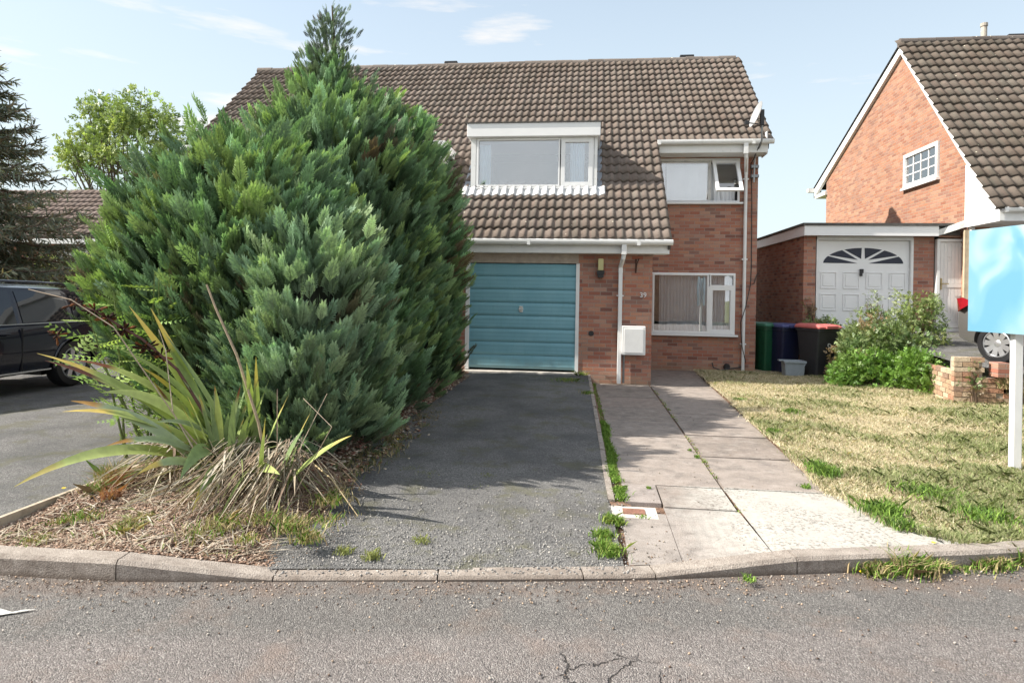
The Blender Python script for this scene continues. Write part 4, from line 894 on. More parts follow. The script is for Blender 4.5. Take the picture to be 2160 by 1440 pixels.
crown('leader', -3.56, 8.4, .27, 5.38, [(0, 1.2), (.3, 1), (.6, .8), (.85, .5), (1, .1)], 170, T_SP, [(.13, .19, .13), (.16, .22, .14)], z0=3.8, size=(.08, .17), spread=7, lump=.15, seed=12, up=1.5)
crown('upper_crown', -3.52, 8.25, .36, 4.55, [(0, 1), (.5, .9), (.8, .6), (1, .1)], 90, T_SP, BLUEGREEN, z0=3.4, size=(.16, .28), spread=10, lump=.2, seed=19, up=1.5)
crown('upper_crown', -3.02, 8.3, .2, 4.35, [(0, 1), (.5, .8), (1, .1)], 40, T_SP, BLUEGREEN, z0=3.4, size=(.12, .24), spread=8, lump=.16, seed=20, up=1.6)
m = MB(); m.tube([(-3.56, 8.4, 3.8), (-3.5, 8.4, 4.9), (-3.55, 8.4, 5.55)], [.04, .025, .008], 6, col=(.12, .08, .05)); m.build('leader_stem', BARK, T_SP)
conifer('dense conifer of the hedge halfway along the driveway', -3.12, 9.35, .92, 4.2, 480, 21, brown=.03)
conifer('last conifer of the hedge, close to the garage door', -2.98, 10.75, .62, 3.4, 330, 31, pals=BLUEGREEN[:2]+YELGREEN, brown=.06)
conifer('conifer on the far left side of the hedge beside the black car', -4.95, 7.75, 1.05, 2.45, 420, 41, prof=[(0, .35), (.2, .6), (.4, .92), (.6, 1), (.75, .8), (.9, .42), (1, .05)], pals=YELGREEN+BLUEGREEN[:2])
# ------------------------------------------------------------------ broad-leaved plants
def leafclumps(clumps, dens, size, cols, rng, tmpl=(LEAF_V, LEAF_F), droop=0, shell=.55, jit=.15):
    P, D, Sz, C = [], [], [], []
    for (c, r) in clumps:
        r = np.array(r if hasattr(r, '__len__') else (r, r, r)); n = max(6, int(dens*r[0]*r[1]**.5*r[2]**.5))
        v = norm(rng.normal(size=(n, 3))); rr = rng.uniform(shell, 1, (n, 1))**.7
        P.append(np.array(c)+v*rr*r); D.append(norm(v*.7+rng.normal(0, .55, (n, 3))+np.array([0, 0, .3-droop])))
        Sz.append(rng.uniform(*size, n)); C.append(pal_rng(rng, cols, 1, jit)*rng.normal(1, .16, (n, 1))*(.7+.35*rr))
    P, D, Sz, C = map(np.concatenate, (P, D, Sz, C)); h = norm(rng.normal(size=P.shape)+np.array([0, 0, .4])); ax, ay, az = frame(D, h)
    return scatter(tmpl[0], tmpl[1], P, ax, ay, az, Sz, np.clip(C, .003, 1))
def sprig_template():
    V, F = [], []
    for k, (x, y, a, s_) in enumerate(((0, .0, 0, .5), (0, .2, 55, .42), (0, .22, -55, .42), (0, .5, 42, .4), (0, .52, -42, .4), (0, .6, 5, .45))):
        ca, sa = math.cos(R(a)), math.sin(R(a)); o = len(V)
        for v in LEAF_V: vx, vy, vz = v*s_; V.append((x+vx*ca+vy*sa, y-vx*sa+vy*ca, vz+.12*math.sin(k*2.1)))
        F.append((o, o+1, o+2, o+3))
    return np.array(V), np.array(F)
SPRIG = sprig_template()
def fluff(cx, cy, cz, rx, ry, rz, n, rad, rng, top=.2):
    out = []
    for _ in range(n):
        v = norm(rng.normal(size=3)); v[2] = abs(v[2])*1.0 if v[2] > -.3 or rng.random() < .6 else v[2]; q = rng.uniform(.35, 1)**.5
        out.append(((cx+v[0]*q*rx, cy+v[1]*q*ry, cz+v[2]*q*rz), rng.uniform(*rad)))
    return out
def tree(name, label, cx, cy, h, rx, ry, rz, nclump, rad, dens, size, cols, seed, trunk_r=.3, stems=6, cat='tree', z0=0, group=None, droop=0, tcol=(.16, .13, .10), tmpl=SPRIG):
    rng = np.random.default_rng(seed); T = thing(name, label, cat, (cx, cy, z0), group)
    cl = fluff(cx, cy, h-rz, rx, ry, rz, nclump, rad, rng)
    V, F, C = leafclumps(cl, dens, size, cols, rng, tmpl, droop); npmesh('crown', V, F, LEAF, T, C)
    m = MB()
    for i in range(stems):
        a = rng.uniform(0, 2*np.pi); e = cl[rng.integers(0, len(cl))][0]; b = (cx+.15*math.cos(a)*trunk_r, cy+.15*math.sin(a)*trunk_r, z0-.1)
        k1 = (cx+(e[0]-cx)*.25, cy+(e[1]-cy)*.25, z0+(e[2]-z0)*.42); m.tube([b, k1, ((k1[0]+e[0])/2+.1, (k1[1]+e[1])/2, (k1[2]+e[2])/2+.1), e], [trunk_r*(1 if i == 0 else .6), trunk_r*.5, trunk_r*.22, .02], 7, col=tcol)
        for _ in range(3):
            e2 = cl[rng.integers(0, len(cl))][0]; t = rng.uniform(.3, .8); q = tuple(k1[j]+(e[j]-k1[j])*t for j in range(3))
            if sum((q[j]-e2[j])**2 for j in range(3)) < (rx*1.0)**2: m.tube([q, e2], [trunk_r*.2, .012], 5, col=tcol)
    m.build('trunk' if stems > 1 else 'stem', BARK, T); return T
tree('deciduous_tree', 'airy light green deciduous tree beyond the background house roof', -26.6, 34, 12.9, 3.7, 2.2, 4.6, 190, (.32, .62), 120, (.22, .42), [(.32, .40, .14), (.26, .34, .13), (.38, .44, .17), (.20, .27, .11)], 2, .20, 22)
tree('deciduous_tree', 'smaller ragged green tree top just left of the hedge crest', -21.8, 34, 11.0, 1.7, 1.5, 2.8, 60, (.25, .5), 110, (.2, .4), [(.19, .26, .11), (.14, .20, .09)], 5, .16, 8)
def spruce():
    rng = np.random.default_rng(6); cx, cy = -15.8, 14.0; T = thing('spruce_tree', 'tall grey-green spruce with sweeping branches at the left edge', 'spruce', (cx, cy, 0))
    m = MB(); m.tube([(cx, cy, -.1), (cx, cy, 5), (cx, cy, 7.9)], [.28, .18, .03], 10, col=(.11, .085, .07)); P, D = [], []
    br = MB(); z = 1.0
    while z < 7.8:
        Rr = 4.5*(1-z/8.5)**.8+.2
        for k in range(12):
            a = rng.uniform(0, 2*np.pi); L = Rr*rng.uniform(.75, 1.08); pts = []
            for i in range(7):
                t = i/6; pts.append(Vector((cx+math.cos(a)*L*t, cy+math.sin(a)*L*t, z+L*(-.10*t-.32*t*t+.40*t**3))))
            br.tube(pts, [.035*(1-i/7)+.006 for i in range(7)], 5, col=(.13, .10, .08))
            side = Vector((-math.sin(a), math.cos(a), 0))
            for i in range(1, 7):
                for s_ in (-1, 1):
                    for _ in range(5):
                        b = pts[i-1].lerp(pts[i], rng.random()); l2 = L*.20*(1.15-i/7)+.12; dd = (pts[i]-pts[i-1]).normalized()*.8+side*s_*rng.uniform(.4, .9)+Vector((0, 0, rng.uniform(-.9, .25)))
                        dd.normalize(); n = int(l2/.07)
                        for q in range(n): P.append(b+dd*(q*.07)); D.append(dd+Vector(rng.normal(0, .55, 3)))
        z += .33
    br.build('branch', BARK, T); m.build('trunk', BARK, T)
    P = np.array([tuple(v) for v in P]); D = norm(np.array([tuple(v) for v in D])); ax, ay, az = frame(D)
    tv = np.array([(-.09, 0, 0), (.09, 0, 0), (.06, .8, .05), (0, 1, 0), (-.06, .8, .05)]); tv = np.array([(-.10, 0, 0), (.10, .1, 0), (.03, 1, .05), (-.07, .7, 0)]); tf = np.array([(0, 1, 2, 3)])
    V, F, C = scatter(tv, tf, P, ax, ay, az, rng.uniform(.12, .24, len(P)), pal_rng(rng, [(.17, .20, .15), (.13, .165, .13), (.22, .24, .18), (.19, .16, .11)], len(P), .2)); npmesh('needles', V, F, FOL, T, C)
spruce()
def shrub(label, cx, cy, z0, rx, ry, rz, n, cols, seed, size=(.05, .1), dens=600, rad=(.15, .3), group=None, name='shrub', cat='shrub', tmpl=SPRIG):
    rng = np.random.default_rng(seed); T = thing(name, label, cat, (cx, cy, z0), group)
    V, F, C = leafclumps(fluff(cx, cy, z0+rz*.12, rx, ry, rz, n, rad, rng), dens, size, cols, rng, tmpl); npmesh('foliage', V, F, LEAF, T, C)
    m = MB()
    for i in range(9): a = rng.uniform(0, 6.28); q = rng.uniform(.3, .8); m.tube([(cx+.05*math.cos(a), cy+.05*math.sin(a), z0-.05), (cx+rx*q*.5*math.cos(a), cy+ry*q*.5*math.sin(a), z0+rz*.5), (cx+rx*q*math.cos(a), cy+ry*q*math.sin(a), z0+rz*.85)], [.02, .012, .004], 5, col=(.14, .10, .07))
    m.build('stems', BARK, T); return T
shrub('reddish brown shrub behind the black car, left of the background house', -22.5, 19.5, 0, 2.3, 1.3, 2.6, 46, [(.17, .10, .06), (.12, .11, .05), (.10, .12, .05)], 9, (.14, .26), 190, (.4, .8))
shrub('yellow-green shrub behind the rear of the black car', -17.6, 19.5, 0, 2.1, 1.2, 2.5, 42, [(.24, .30, .08), (.16, .22, .07), (.30, .33, .10)], 10, (.13, .24), 190, (.4, .75))
shrub('dark green shrub under the spruce', -27.5, 20.5, 0, 2.6, 1.3, 3.1, 46, [(.07, .10, .05), (.10, .13, .06)], 13, (.14, .26), 190, (.4, .8))
# sapling with pinnate leaves at the left foot of the hedge
def pinnate():
    V, F = [], []
    for i in range(6):
        for s_ in (-1, 1):
            o = len(V); y = .12+i*.15; L = .30*(1-.35*abs(i-2)/3); 
            for (x, yy, z) in ((0, 0, 0), (.45, .22, .05), (1, .35, -.06), (.5, -.16, .02)): V.append((s_*x*L, y+yy*L, z*L))
            F.append((o, o+1, o+2, o+3))
    return np.array(V), np.array(F)
PIN = pinnate()
def sapling():
    rng = np.random.default_rng(15); T = thing('sapling', 'yellow-green self-sown sapling with feathery leaves at the left foot of the hedge', 'sapling', (-4.35, 5.55, .1))
    P, D = [], []; m = MB()
    for i in range(11):
        base = Vector((-4.0+rng.normal(0, .12), 5.5+rng.normal(0, .1), .1)); top = base+Vector((rng.uniform(-.65, .35), rng.uniform(-.5, .05), rng.uniform(.4, 1.75)))
        m.tube([base, base.lerp(top, .5)+Vector((0, 0, .12)), top], [.012, .008, .004], 5, col=(.16, .20, .08))
        for q in range(9): b = base.lerp(top, .25+.75*q/9); P.append(tuple(b)); D.append((rng.normal(0, 1), rng.normal(-.4, .8), rng.uniform(-.1, .6)))
    P = np.array(P); D = norm(np.array(D)); ax, ay, az = frame(D, np.tile([0, 0, 1.], (len(P), 1))+rng.normal(0, .3, P.shape))
    V, F, C = scatter(PIN[0], PIN[1], P, ax, ay, az, rng.uniform(.18, .32, len(P)), pal_rng(rng, [(.34, .48, .14), (.26, .40, .12), (.42, .54, .18)], len(P))); npmesh('leaves', V, F, LEAF, T, C); m.build('stems', BARK, T)
sapling()
# ------------------------------------------------------------------ flax
def blade(mb, P0, P1, P2, w, col, tipcol=None, n=12, fold=.25, twist=0.0, tipfrom=.8, tw0=0.0):
    P0, P1, P2 = Vector(P0), Vector(P1), Vector(P2); V, C, F = [], [], []; up = Vector((0, 0, 1))
    for i in range(n+1):
        t = i/n; p = P0*(1-t)**2+P1*2*t*(1-t)+P2*t*t; d = ((P1-P0)*(1-t)+(P2-P1)*t).normalized()
        sd = d.cross(up); sd = sd.normalized() if sd.length > .05 else Vector((1, 0, 0)); nn = sd.cross(d).normalized()
        a = tw0+twist*t; sd2 = sd*math.cos(a)+nn*math.sin(a); nn2 = nn*math.cos(a)-sd*math.sin(a)
        ww = w*(.75+.5*t if t < .4 else .95)*(1 if t < .6 else max(.03, (1-(t-.6)/.4)**.8))*.5
        for k in (-1, 0, 1): V.append(p+sd2*ww*k+nn2*(abs(k)*fold*ww)); C.append(tuple(np.array(col)*(1 if k else .85)) if (tipcol is None or t < tipfrom) else tipcol)
    for i in range(n):
        for k in (0, 1): a = i*3+k; F.append((a, a+1, a+4, a+3))
    o = len(mb.v); mb.v += [tuple(v) for v in V]; mb.f += [tuple(i+o for i in f) for f in F]; mb.c += C
def flax():
    rng = random.Random(8); T = thing('flax_plant', 'large New Zealand flax with arching green leaves and dead straw skirt', 'flax', (-2.85, 4.75, .12))
    G = [(.26, .34, .12), (.32, .40, .14), (.21, .29, .13), (.37, .44, .15), (.29, .36, .21)]; YT = [(.55, .42, .12), (.40, .22, .06), (.45, .38, .12), (.14, .05, .03)]
    A = (500, 985); specs = [ # base px, tip px, tip Y, arch (up lift), width, tip colour
        (A, (78, 745), 4.45, .30, .060, 0), (A, (95, 760), 4.7, .26, .05, 3), (A, (145, 758), 4.9, .42, .062, 3), ((470, 1000), (30, 1026), 4.05, .46, .062, 2), ((480, 1000), (132, 868), 4.35, .34, .062, 0),
        ((480, 1010), (150, 845), 4.5, .28, .055, 1), (A, (215, 828), 4.6, .42, .058, None), (A, (272, 645), 4.95, .10, .055, 0), (A, (318, 650), 5.0, .06, .06, 0), ((510, 975), (345, 700), 5.0, .10, .055, None),
        ((505, 985), (385, 800), 4.9, .05, .05, None), ((530, 975), (540, 752), 4.85, .0, .05, 2), ((535, 975), (520, 765), 4.9, .04, .05, None), ((530, 975), (500, 740), 5.0, .03, .045, None),
        ((600, 1040), (742, 918), 4.55, .10, .055, 2), ((585, 1040), (655, 870), 4.75, .03, .045, 2), ((590, 1040), (640, 905), 4.7, .10, .04, None), ((560, 1030), (560, 880), 4.6, .0, .04, 2), ((470, 990), (380, 1010), 4.3, .40, .075, None),
        (A, (330, 890), 4.5, .25, .055, None), (A, (250, 735), 4.7, .30, .06, None), (A, (300, 775), 4.8, .2, .055, 0), ((500, 1000), (590, 1000), 4.5, .12, .05, None), ((490, 990), (430, 870), 4.9, .04, .05, None),
        (A, (200, 800), 4.9, .22, .05, 1), ((480, 1010), (225, 940), 4.3, .30, .05, 1), ((470, 1015), (290, 1000), 4.3, .26, .045, 0), ((520, 1000), (610, 830), 4.95, .03, .04, 2), ((470, 1000), (405, 1080), 4.2, .32, .05, 2)]
    for b, tp, Y, lift, w, tc in specs:
        p0 = PG(b[0]+rng.uniform(-18, 18), b[1]+rng.uniform(-10, 10), .14); p2 = PY(tp[0], tp[1], Y-.25); mid = p0.lerp(p2, .5)+Vector((0, 0, lift*.95))
        mb = MB(); blade(mb, p0, mid, p2, w*1.65, rng.choice(G), YT[tc] if tc is not None else None, 14, .16, rng.uniform(-.4, .4), rng.uniform(.72, .86), (1 if tp[0] < 520 else -1)*rng.uniform(.55, 1.05)); mb.build('leaf', STRAP, T, smooth=80)
    # upright new fans
    for i in range(44):
        a = rng.uniform(0, 6.28); r = rng.uniform(.02, .22); p0 = Vector((-2.9+r*math.cos(a), 4.82+r*.7*math.sin(a), .12)); h = rng.uniform(.35, .8); p2 = p0+Vector((math.cos(a)*h*.5-.12, math.sin(a)*h*.3, h)); mb = MB()
        blade(mb, p0, p0.lerp(p2, .5)+Vector((0, 0, .1)), p2, rng.uniform(.04, .07), rng.choice(G), rng.choice(YT) if rng.random() < .4 else None, 8, .25, rng.uniform(-.4, .4)); mb.build('leaf', STRAP, T, smooth=80)
    # dead leaves hanging over and trailing on the ground
    mb = MB(); DC = [(.38, .32, .24), (.45, .40, .32), (.30, .23, .17), (.22, .16, .12), (.52, .47, .40), (.20, .24, .09)]
    for i in range(470):
        a = rng.uniform(-3.3, .35); cx, cy = (-3.0, 4.82) if rng.random() < .55 else (-2.5, 4.8); L = rng.uniform(.2, .8)*(1.25 if rng.random() < .12 else 1); p0 = Vector((cx+rng.uniform(-.38, .32), cy+rng.uniform(-.18, .15), rng.uniform(.15, .48)))
        e = Vector((p0.x+math.cos(a)*L*.75, p0.y+math.sin(a)*L, 0)); e.z = bed_z(e.x, e.y)+.012+(.0 if rng.random() < .75 else rng.uniform(0, .25))
        if e.y < yk(e.x)+.16: e.y = yk(e.x)+.16
        blade(mb, p0, p0.lerp(e, .4)+Vector((0, 0, rng.uniform(-.02, .16))), e, rng.uniform(.006, .021), rng.choice(DC), None, 7, .3, rng.uniform(-2, 2))
    for i in range(150):
        p0 = Vector((rng.uniform(-2.75, -2.15), rng.uniform(4.55, 4.85), rng.uniform(.22, .52))); x = p0.x+rng.gauss(.05, .16); y = max(yk(x)+rng.choice([.14, .2, .3, .4]), p0.y-rng.uniform(.3, 1.0)); e = Vector((x, y, bedz2(x, y)+.01))
        blade(mb, p0, p0.lerp(e, .35)+Vector((0, 0, rng.uniform(-.02, .10))), e, rng.uniform(.005, .016), rng.choice(DC[:4]), None, 7, .3, rng.uniform(-2, 2))
    for i in range(700):
        x = rng.uniform(-3.65, -1.9); y = yk(x)+.14+rng.random()**1.3*1.5; a = rng.uniform(0, 6.28); L = rng.uniform(.05, .28); z = bedz2(x, y)+.012
        p0 = Vector((x, y, z)); e = p0+Vector((math.cos(a)*L, abs(math.sin(a))*L, rng.uniform(0, .02))); blade(mb, p0, p0.lerp(e, .5)+Vector((0, 0, rng.uniform(.01, .05))), e, rng.uniform(.004, .011), rng.choice(DC), None, 3, .3, 0)
    mb.build('dead_leaves', DRY, T, kind='stuff')
    # flower stalks with seed pods
    def stalk(pts, r, col, pods):
        m = MB(); P = [PY(*q) for q in pts]; m.tube(P, [r*(1-.6*i/len(P)) for i in range(len(P))], 6, col=col)
        s_ = m.build('flower_stalk', DRY, T)
        m = MB(); bits = 0
        for (px, py, Y, n) in pods:
            c = PY(px, py, Y)
            for i in range(n):
                o = Vector((rng.gauss(0, .028), rng.gauss(0, .028), rng.gauss(0, .022))); d = o.normalized()*rng.uniform(.02, .045); m.tube([c+o*.4, c+o+d*.5, c+o+d], [.004, .010, .001], 5, col=rng.choice([(.035, .018, .012), (.07, .028, .014), (.16, .06, .02), (.025, .014, .012)])); bits += 1
        if bits: m.build('seed_pods', DRY, s_, kind='stuff')
    stalk([(470, 990, 4.8), (430, 870, 4.75), (375, 780, 4.7), (300, 715, 4.62), (200, 655, 4.55), (150, 640, 4.5)], .014, (.13, .07, .06), [(262, 697, 4.6, 34), (308, 733, 4.65, 26), (228, 672, 4.58, 20), (200, 655, 4.56, 16), (160, 640, 4.52, 12), (340, 750, 4.68, 12), (120, 706, 4.5, 12)])
    stalk([(565, 990, 4.85), (545, 890, 4.8), (500, 750, 4.75), (455, 650, 4.72), (436, 600, 4.7)], .013, (.42, .33, .24), [])
    stalk([(470, 1000, 4.7), (385, 900, 4.6), (240, 690, 4.4), (150, 632, 4.35), (60, 610, 4.3)], .006, (.45, .36, .28), [])
    stalk([(440, 1000, 4.6), (365, 870, 4.6), (350, 740, 4.6), (335, 695, 4.6)], .006, (.50, .42, .34), [])
    stalk([(600, 1080, 4.3), (700, 900, 4.4), (640, 840, 4.6)], .004, (.40, .32, .25), [])
    stalk([(640, 960, 4.9), (700, 1010, 4.5), (755, 1088, 4.35)], .006, (.50, .40, .24), [])
    stalk([(560, 1060, 4.5), (585, 950, 4.6), (585, 820, 4.7)], .004, (.35, .26, .2), [])
    stalk([(590, 1060, 4.5), (640, 930, 4.7), (690, 830, 4.9)], .004, (.42, .34, .25), [])
flax()
# ------------------------------------------------------------------ grass, weeds, litter
def grass(name, pts, hts, cols, rng, parent=None, lean=.5, wid=.006, **k):
    n = len(pts); a = rng.uniform(0, 2*np.pi, n); w = wid*rng.uniform(.6, 1.3, n); dx = np.stack([np.cos(a), np.sin(a), np.zeros(n)], 1)*w[:, None]
    l = rng.normal(0, lean, (n, 2))*hts[:, None]; p = pts
    m1 = p+np.stack([l[:, 0]*.35, l[:, 1]*.35, hts*.6], 1); t = p+np.stack([l[:, 0], l[:, 1], hts*rng.uniform(.75, 1, n)], 1)
    V = np.stack([p-dx, p+dx, m1+dx*.7, t, m1-dx*.7], 1).reshape(-1, 3); F = np.arange(n)[:, None]*5
    F = np.concatenate([F+np.array([[0, 1, 2, 4]]), F+np.array([[4, 2, 3, 3]])]); C = np.repeat(cols, 5, 0)
    F2 = (np.arange(n)[:, None]*5+np.array([[0, 1, 2, 3, 4]]))
    return npmesh(name, V, F2, DRY if parent is None else DRY, parent, C, **k)
def hnoise(x, y): return np.sin(x*1.9+y*.8)*np.sin(y*2.3-x*.7)+.6*np.sin(x*4.1-y*3.3+1)*np.sin(y*5.1+x*2)+.4*np.sin(x*9+y*7)
def lawn_grass():
    rng = np.random.default_rng(3); P = []
    n = 420000; y = 4.4+10.4*rng.uniform(0, 1, n)**1.75; x = rng.uniform(1.9, 7.2, n); x0 = np.interp(y, [4.3, 4.75, 5.6, 8.2, 12.4, 15], [2.55, 2.15, 1.99, 2.11, 2.28, 2.42])+rng.normal(0, .035, n)-.05*np.abs(np.sin(y*3.1)*np.sin(y*7.7))
    ok = (x > x0) & (y > np.interp(x, KX, KY)+.13) & ~((y > 10.4) & (x > 5.5)) & (x < 1.2+y*.62+1.0); x, y = x[ok], y[ok]; g = hnoise(x, y)
    z = np.array([lawn_z(a, b) for a, b in zip(x, y)])-.008
    green = np.clip(.30+.30*g-.055*(y-6)+.07*(x-3), .05, .8) > rng.uniform(0, 1, len(x))
    straw = pal_rng(rng, [(.62, .54, .38), (.54, .46, .31), (.68, .62, .47), (.44, .37, .24)], len(x), .14); gr = pal_rng(rng, [(.25, .29, .13), (.21, .25, .10), (.33, .34, .18)], len(x), .16)
    c = np.where(green[:, None], gr, straw); h = np.where(green, rng.uniform(.03, .075, len(x))*(1+.5*np.clip(g, -.5, 1)), rng.uniform(.014, .055, len(x))*(1+.4*np.clip(g, -1, 1)))*np.clip(1.15-(y-4)*.03, .7, 1.2)
    grass('lawn_grass', np.stack([x, y, z], 1), h, c, rng, lean=.62, wid=.0028, kind='stuff', label='sun-dried straw and green lawn grass to the right of the path', cat='grass')
lawn_grass()
def tufts(label, spots, cols, seed, name='weeds', cat='weeds', wid=.004):
    rng = np.random.default_rng(seed); P, H = [], []
    for (x, y, z, r, h, n) in spots:
        q = rng.normal(0, r*.5, (n, 2)); P.append(np.stack([x+q[:, 0], y+q[:, 1], np.full(n, z)], 1)); H.append(rng.uniform(.3, 1, n)*h)
    P = np.concatenate(P); H = np.concatenate(H); return grass(name, P, H, pal_rng(rng, cols, len(P), .16), rng, lean=.55, wid=wid, kind='stuff', label=label, cat=cat)
GG = [(.16, .27, .05), (.12, .22, .04), (.22, .33, .07)]; DG = [(.45, .37, .22), (.38, .29, .17), (.30, .27, .12)]
def px_spots(lst, z=.03): return [(*PG(px, py, z), r, h, n) for px, py, r, h, n in lst]
tufts('bright green grass strip growing between driveway and path slabs', [(xr(y)+.09+.02*math.sin(y*5), y, .03, .05, .05, 130) for y in np.arange(5.15, 8.3, .07) if not 5.5 < y < 5.62]+[(xr(y)+.09, y, .02, .05, .035, 26) for y in np.arange(8.3, 12, .12)], GG, 1, 'grass_strip', 'grass')
tufts('green weed clumps at the front corner between driveway gravel and path', px_spots([(1290, 1100, .07, .07, 260), (1275, 1130, .07, .06, 230), (1285, 1165, .09, .07, 320), (1300, 1103, .06, .06, 160), (1270, 1150, .07, .05, 150)]), GG+[(.3, .36, .1)], 2)
tufts('grassy weeds at the foot of the brick pier beside the garage door', px_spots([(1200, 806, .22, .10, 420), (1225, 795, .12, .14, 260), (1170, 803, .2, .07, 200), (1240, 830, .1, .06, 160)], .12), GG+DG[:1], 3)
tufts('long grass and dandelions growing in the gutter by the right-hand kerb', px_spots([(1815, 1200, .07, .09, 260), (1850, 1208, .09, .10, 350), (1900, 1203, .09, .15, 420), (1940, 1205, .09, .13, 420), (1975, 1200, .06, .10, 220), (2075, 1195, .08, .09, 330), (2110, 1193, .08, .08, 330), (2155, 1190, .05, .14, 200), (2030, 1200, .1, .04, 150)], .0), GG+DG, 4)
tufts('small green weed tufts at the front edge of the pale concrete', px_spots([(1638, 1158, .05, .05, 200), (1578, 1222, .04, .03, 90), (1650, 1190, .05, .04, 60), (1355, 1090, .05, .02, 60), (1470, 965, .02, .04, 60), (1455, 950, .02, .03, 50), (1485, 975, .02, .03, 40), (1368, 1030, .02, .03, 40), (1700, 1028, .05, .04, 90)], .035), GG, 5)
tufts('tiny weeds rooted in the long joint between the path slabs', [(1.16+.01*math.sin(y*9), y, .035, .025, .022+.012*math.sin(y*13), 16) for y in np.arange(5.0, 11.8, .13) if math.sin(y*5.3)+math.sin(y*2.1) > -.3], GG+DG, 16)
tufts('darker green broad tufts dotted over the dry lawn', px_spots([(1630, 915, .08, .09, 330), (1740, 1000, .11, .12, 520), (1670, 870, .1, .08, 260), (1860, 1080, .16, .10, 520), (1900, 1110, .1, .08, 300), (1960, 1040, .2, .08, 500), (1560, 845, .1, .07, 200), (1720, 985, .08, .1, 200), (2080, 1090, .2, .08, 400)], .09), GG+[(.10, .17, .05)], 6)
tufts('dry straw grass and moss along the left edge of the driveway under the hedge', [(-2.15+rr, y, .06, .12, .07, 60) for y, rr in zip(np.arange(4.7, 11.5, .1), np.random.default_rng(4).uniform(-.25, .25, 80))], DG+[(.14, .18, .06)], 7, 'dry_grass', 'grass')
tufts('moss and grass sprouting thinly from the driveway tarmac', px_spots([(1150, 970, .15, .015, 150), (1115, 960, .2, .015, 150), (1030, 1005, .08, .03, 110), (905, 1000, .1, .03, 110), (865, 990, .08, .03, 80), (1070, 990, .1, .02, 90), (785, 1175, .05, .06, 130), (890, 1140, .06, .03, 100), (725, 1165, .05, .05, 90), (1010, 1025, .1, .02, 90)], .04), [(.25, .28, .10), (.32, .33, .14)], 8)
tufts('scruffy green and straw grass among the bark chips at the front of the bed', px_spots([(270, 1120, .09, .10, 260), (310, 1100, .08, .08, 160), (75, 1140, .09, .04, 150), (420, 1130, .14, .08, 170), (470, 1110, .12, .10, 180), (520, 1140, .07, .05, 80), (180, 1090, .12, .05, 200), (235, 1020, .1, .22, 250), (200, 1050, .07, .18, 160), (130, 1100, .06, .04, 100), (650, 1140, .08, .08, 250), (620, 1120, .08, .12, 250), (690, 1100, .16, .06, 150), (700, 1060, .12, .1, 220), (560, 1100, .14, .11, 140)], .11), GG+DG+DG, 9)
tufts('rusty red dry weed stems at the left of the bed', px_spots([(250, 1035, .08, .20, 300), (235, 1060, .06, .16, 150)], .11), [(.36, .17, .09), (.42, .22, .12), (.30, .13, .08)], 10, 'dry_weeds', 'weeds', .003)
def flowers():
    rng = random.Random(3)
    for px, py, Y, lab in ((1822, 1160, 4.25, 'kerb top'), (1827, 1197, 4.1, 0), (1818, 1207, 4.05, 0), (1970, 1145, 4.4, 0), (1945, 1175, 4.3, 0), (165, 1025, 4.3, 1), (135, 1030, 4.25, 1), (813, 953, 6.2, 2), (830, 938, 6.4, 2), (840, 927, 6.5, 2)):
        p = PY(px, py, Y); m = MB(); m.tube([(p.x+.01, p.y, .03), p], .0018, 4, col=(.2, .28, .08))
        for i in range(9): a = i*.7; m.add([p, p+Vector((math.cos(a)*.016, math.sin(a)*.016, .008)), p+Vector((math.cos(a+.5)*.016, math.sin(a+.5)*.016, .006))], [(0, 1, 2)], (.80, .62, .02))
        where = {0: 'yellow dandelion flower in the grass beside the right-hand kerb', 1: 'yellow ragwort flower at the left edge of the bed', 2: 'tiny yellow flower by the driveway edge under the hedge', 'kerb top': 'yellow dandelion flower just above the right-hand kerb top'}[lab]
        m.build('yellow_flower', DRY, label=where, cat='flower', group={0: 'dandelions by the kerb', 1: 'ragwort flowers', 2: 'flowers under the hedge', 'kerb top': 'single dandelion'}[lab])
flowers()
def chips(name, n, place, size, cols, seed, label, cat, flat=.25, mat=None, thin=1.0):
    rng = np.random.default_rng(seed); P = np.array([place(rng) for _ in range(n)]); d = norm(rng.normal(size=(n, 3))*np.array([1, 1, .25])); ax, ay, az = frame(d, np.tile([0, 0, 1.], (n, 1))+rng.normal(0, .25, (n, 3)))
    tv = np.array([(-.3, -.5, -flat/2), (.32, -.42, -flat/2), (.26, .5, -flat/2), (-.22, .38, -flat/2), (-.24, -.4, flat/2), (.25, -.33, flat/2), (.2, .4, flat/2), (-.18, .3, flat/2)])
    tv = tv*np.array([thin, 1, 1])
    tf = np.array([(4, 5, 6, 7), (0, 1, 5, 4), (1, 2, 6, 5), (2, 3, 7, 6), (3, 0, 4, 7), (0, 3, 2, 1)])
    V, F, C = scatter(tv, tf, P, ax, ay, az, rng.uniform(*size, n), pal_rng(rng, cols, n, .16)); return npmesh(name, V, F, mat or STONE, None, C, label=label, cat=cat, kind='stuff')
def pl_bed(rng):
    while 1:
        x = rng.uniform(-3.72, -1.6); y = yk(x)+.13+abs(rng.normal(0, .75)); 
        if y < 6: break
    return x, y, bedz2(x, y)+.006
chips('bark_chips', 15000, pl_bed, (.010, .040), [(.30, .21, .16), (.22, .14, .10), (.42, .33, .26), (.13, .09, .065), (.36, .29, .23), (.26, .17, .12)], 1, 'reddish bark chips covering the front of the planting bed', 'bark chips', .14, None, .5)
def pl_side(rng): y = rng.uniform(4.6, 11.6); x = -2.2+rng.normal(0, .16); return x, y, (.07 if x > -2.1 else .14)+.012
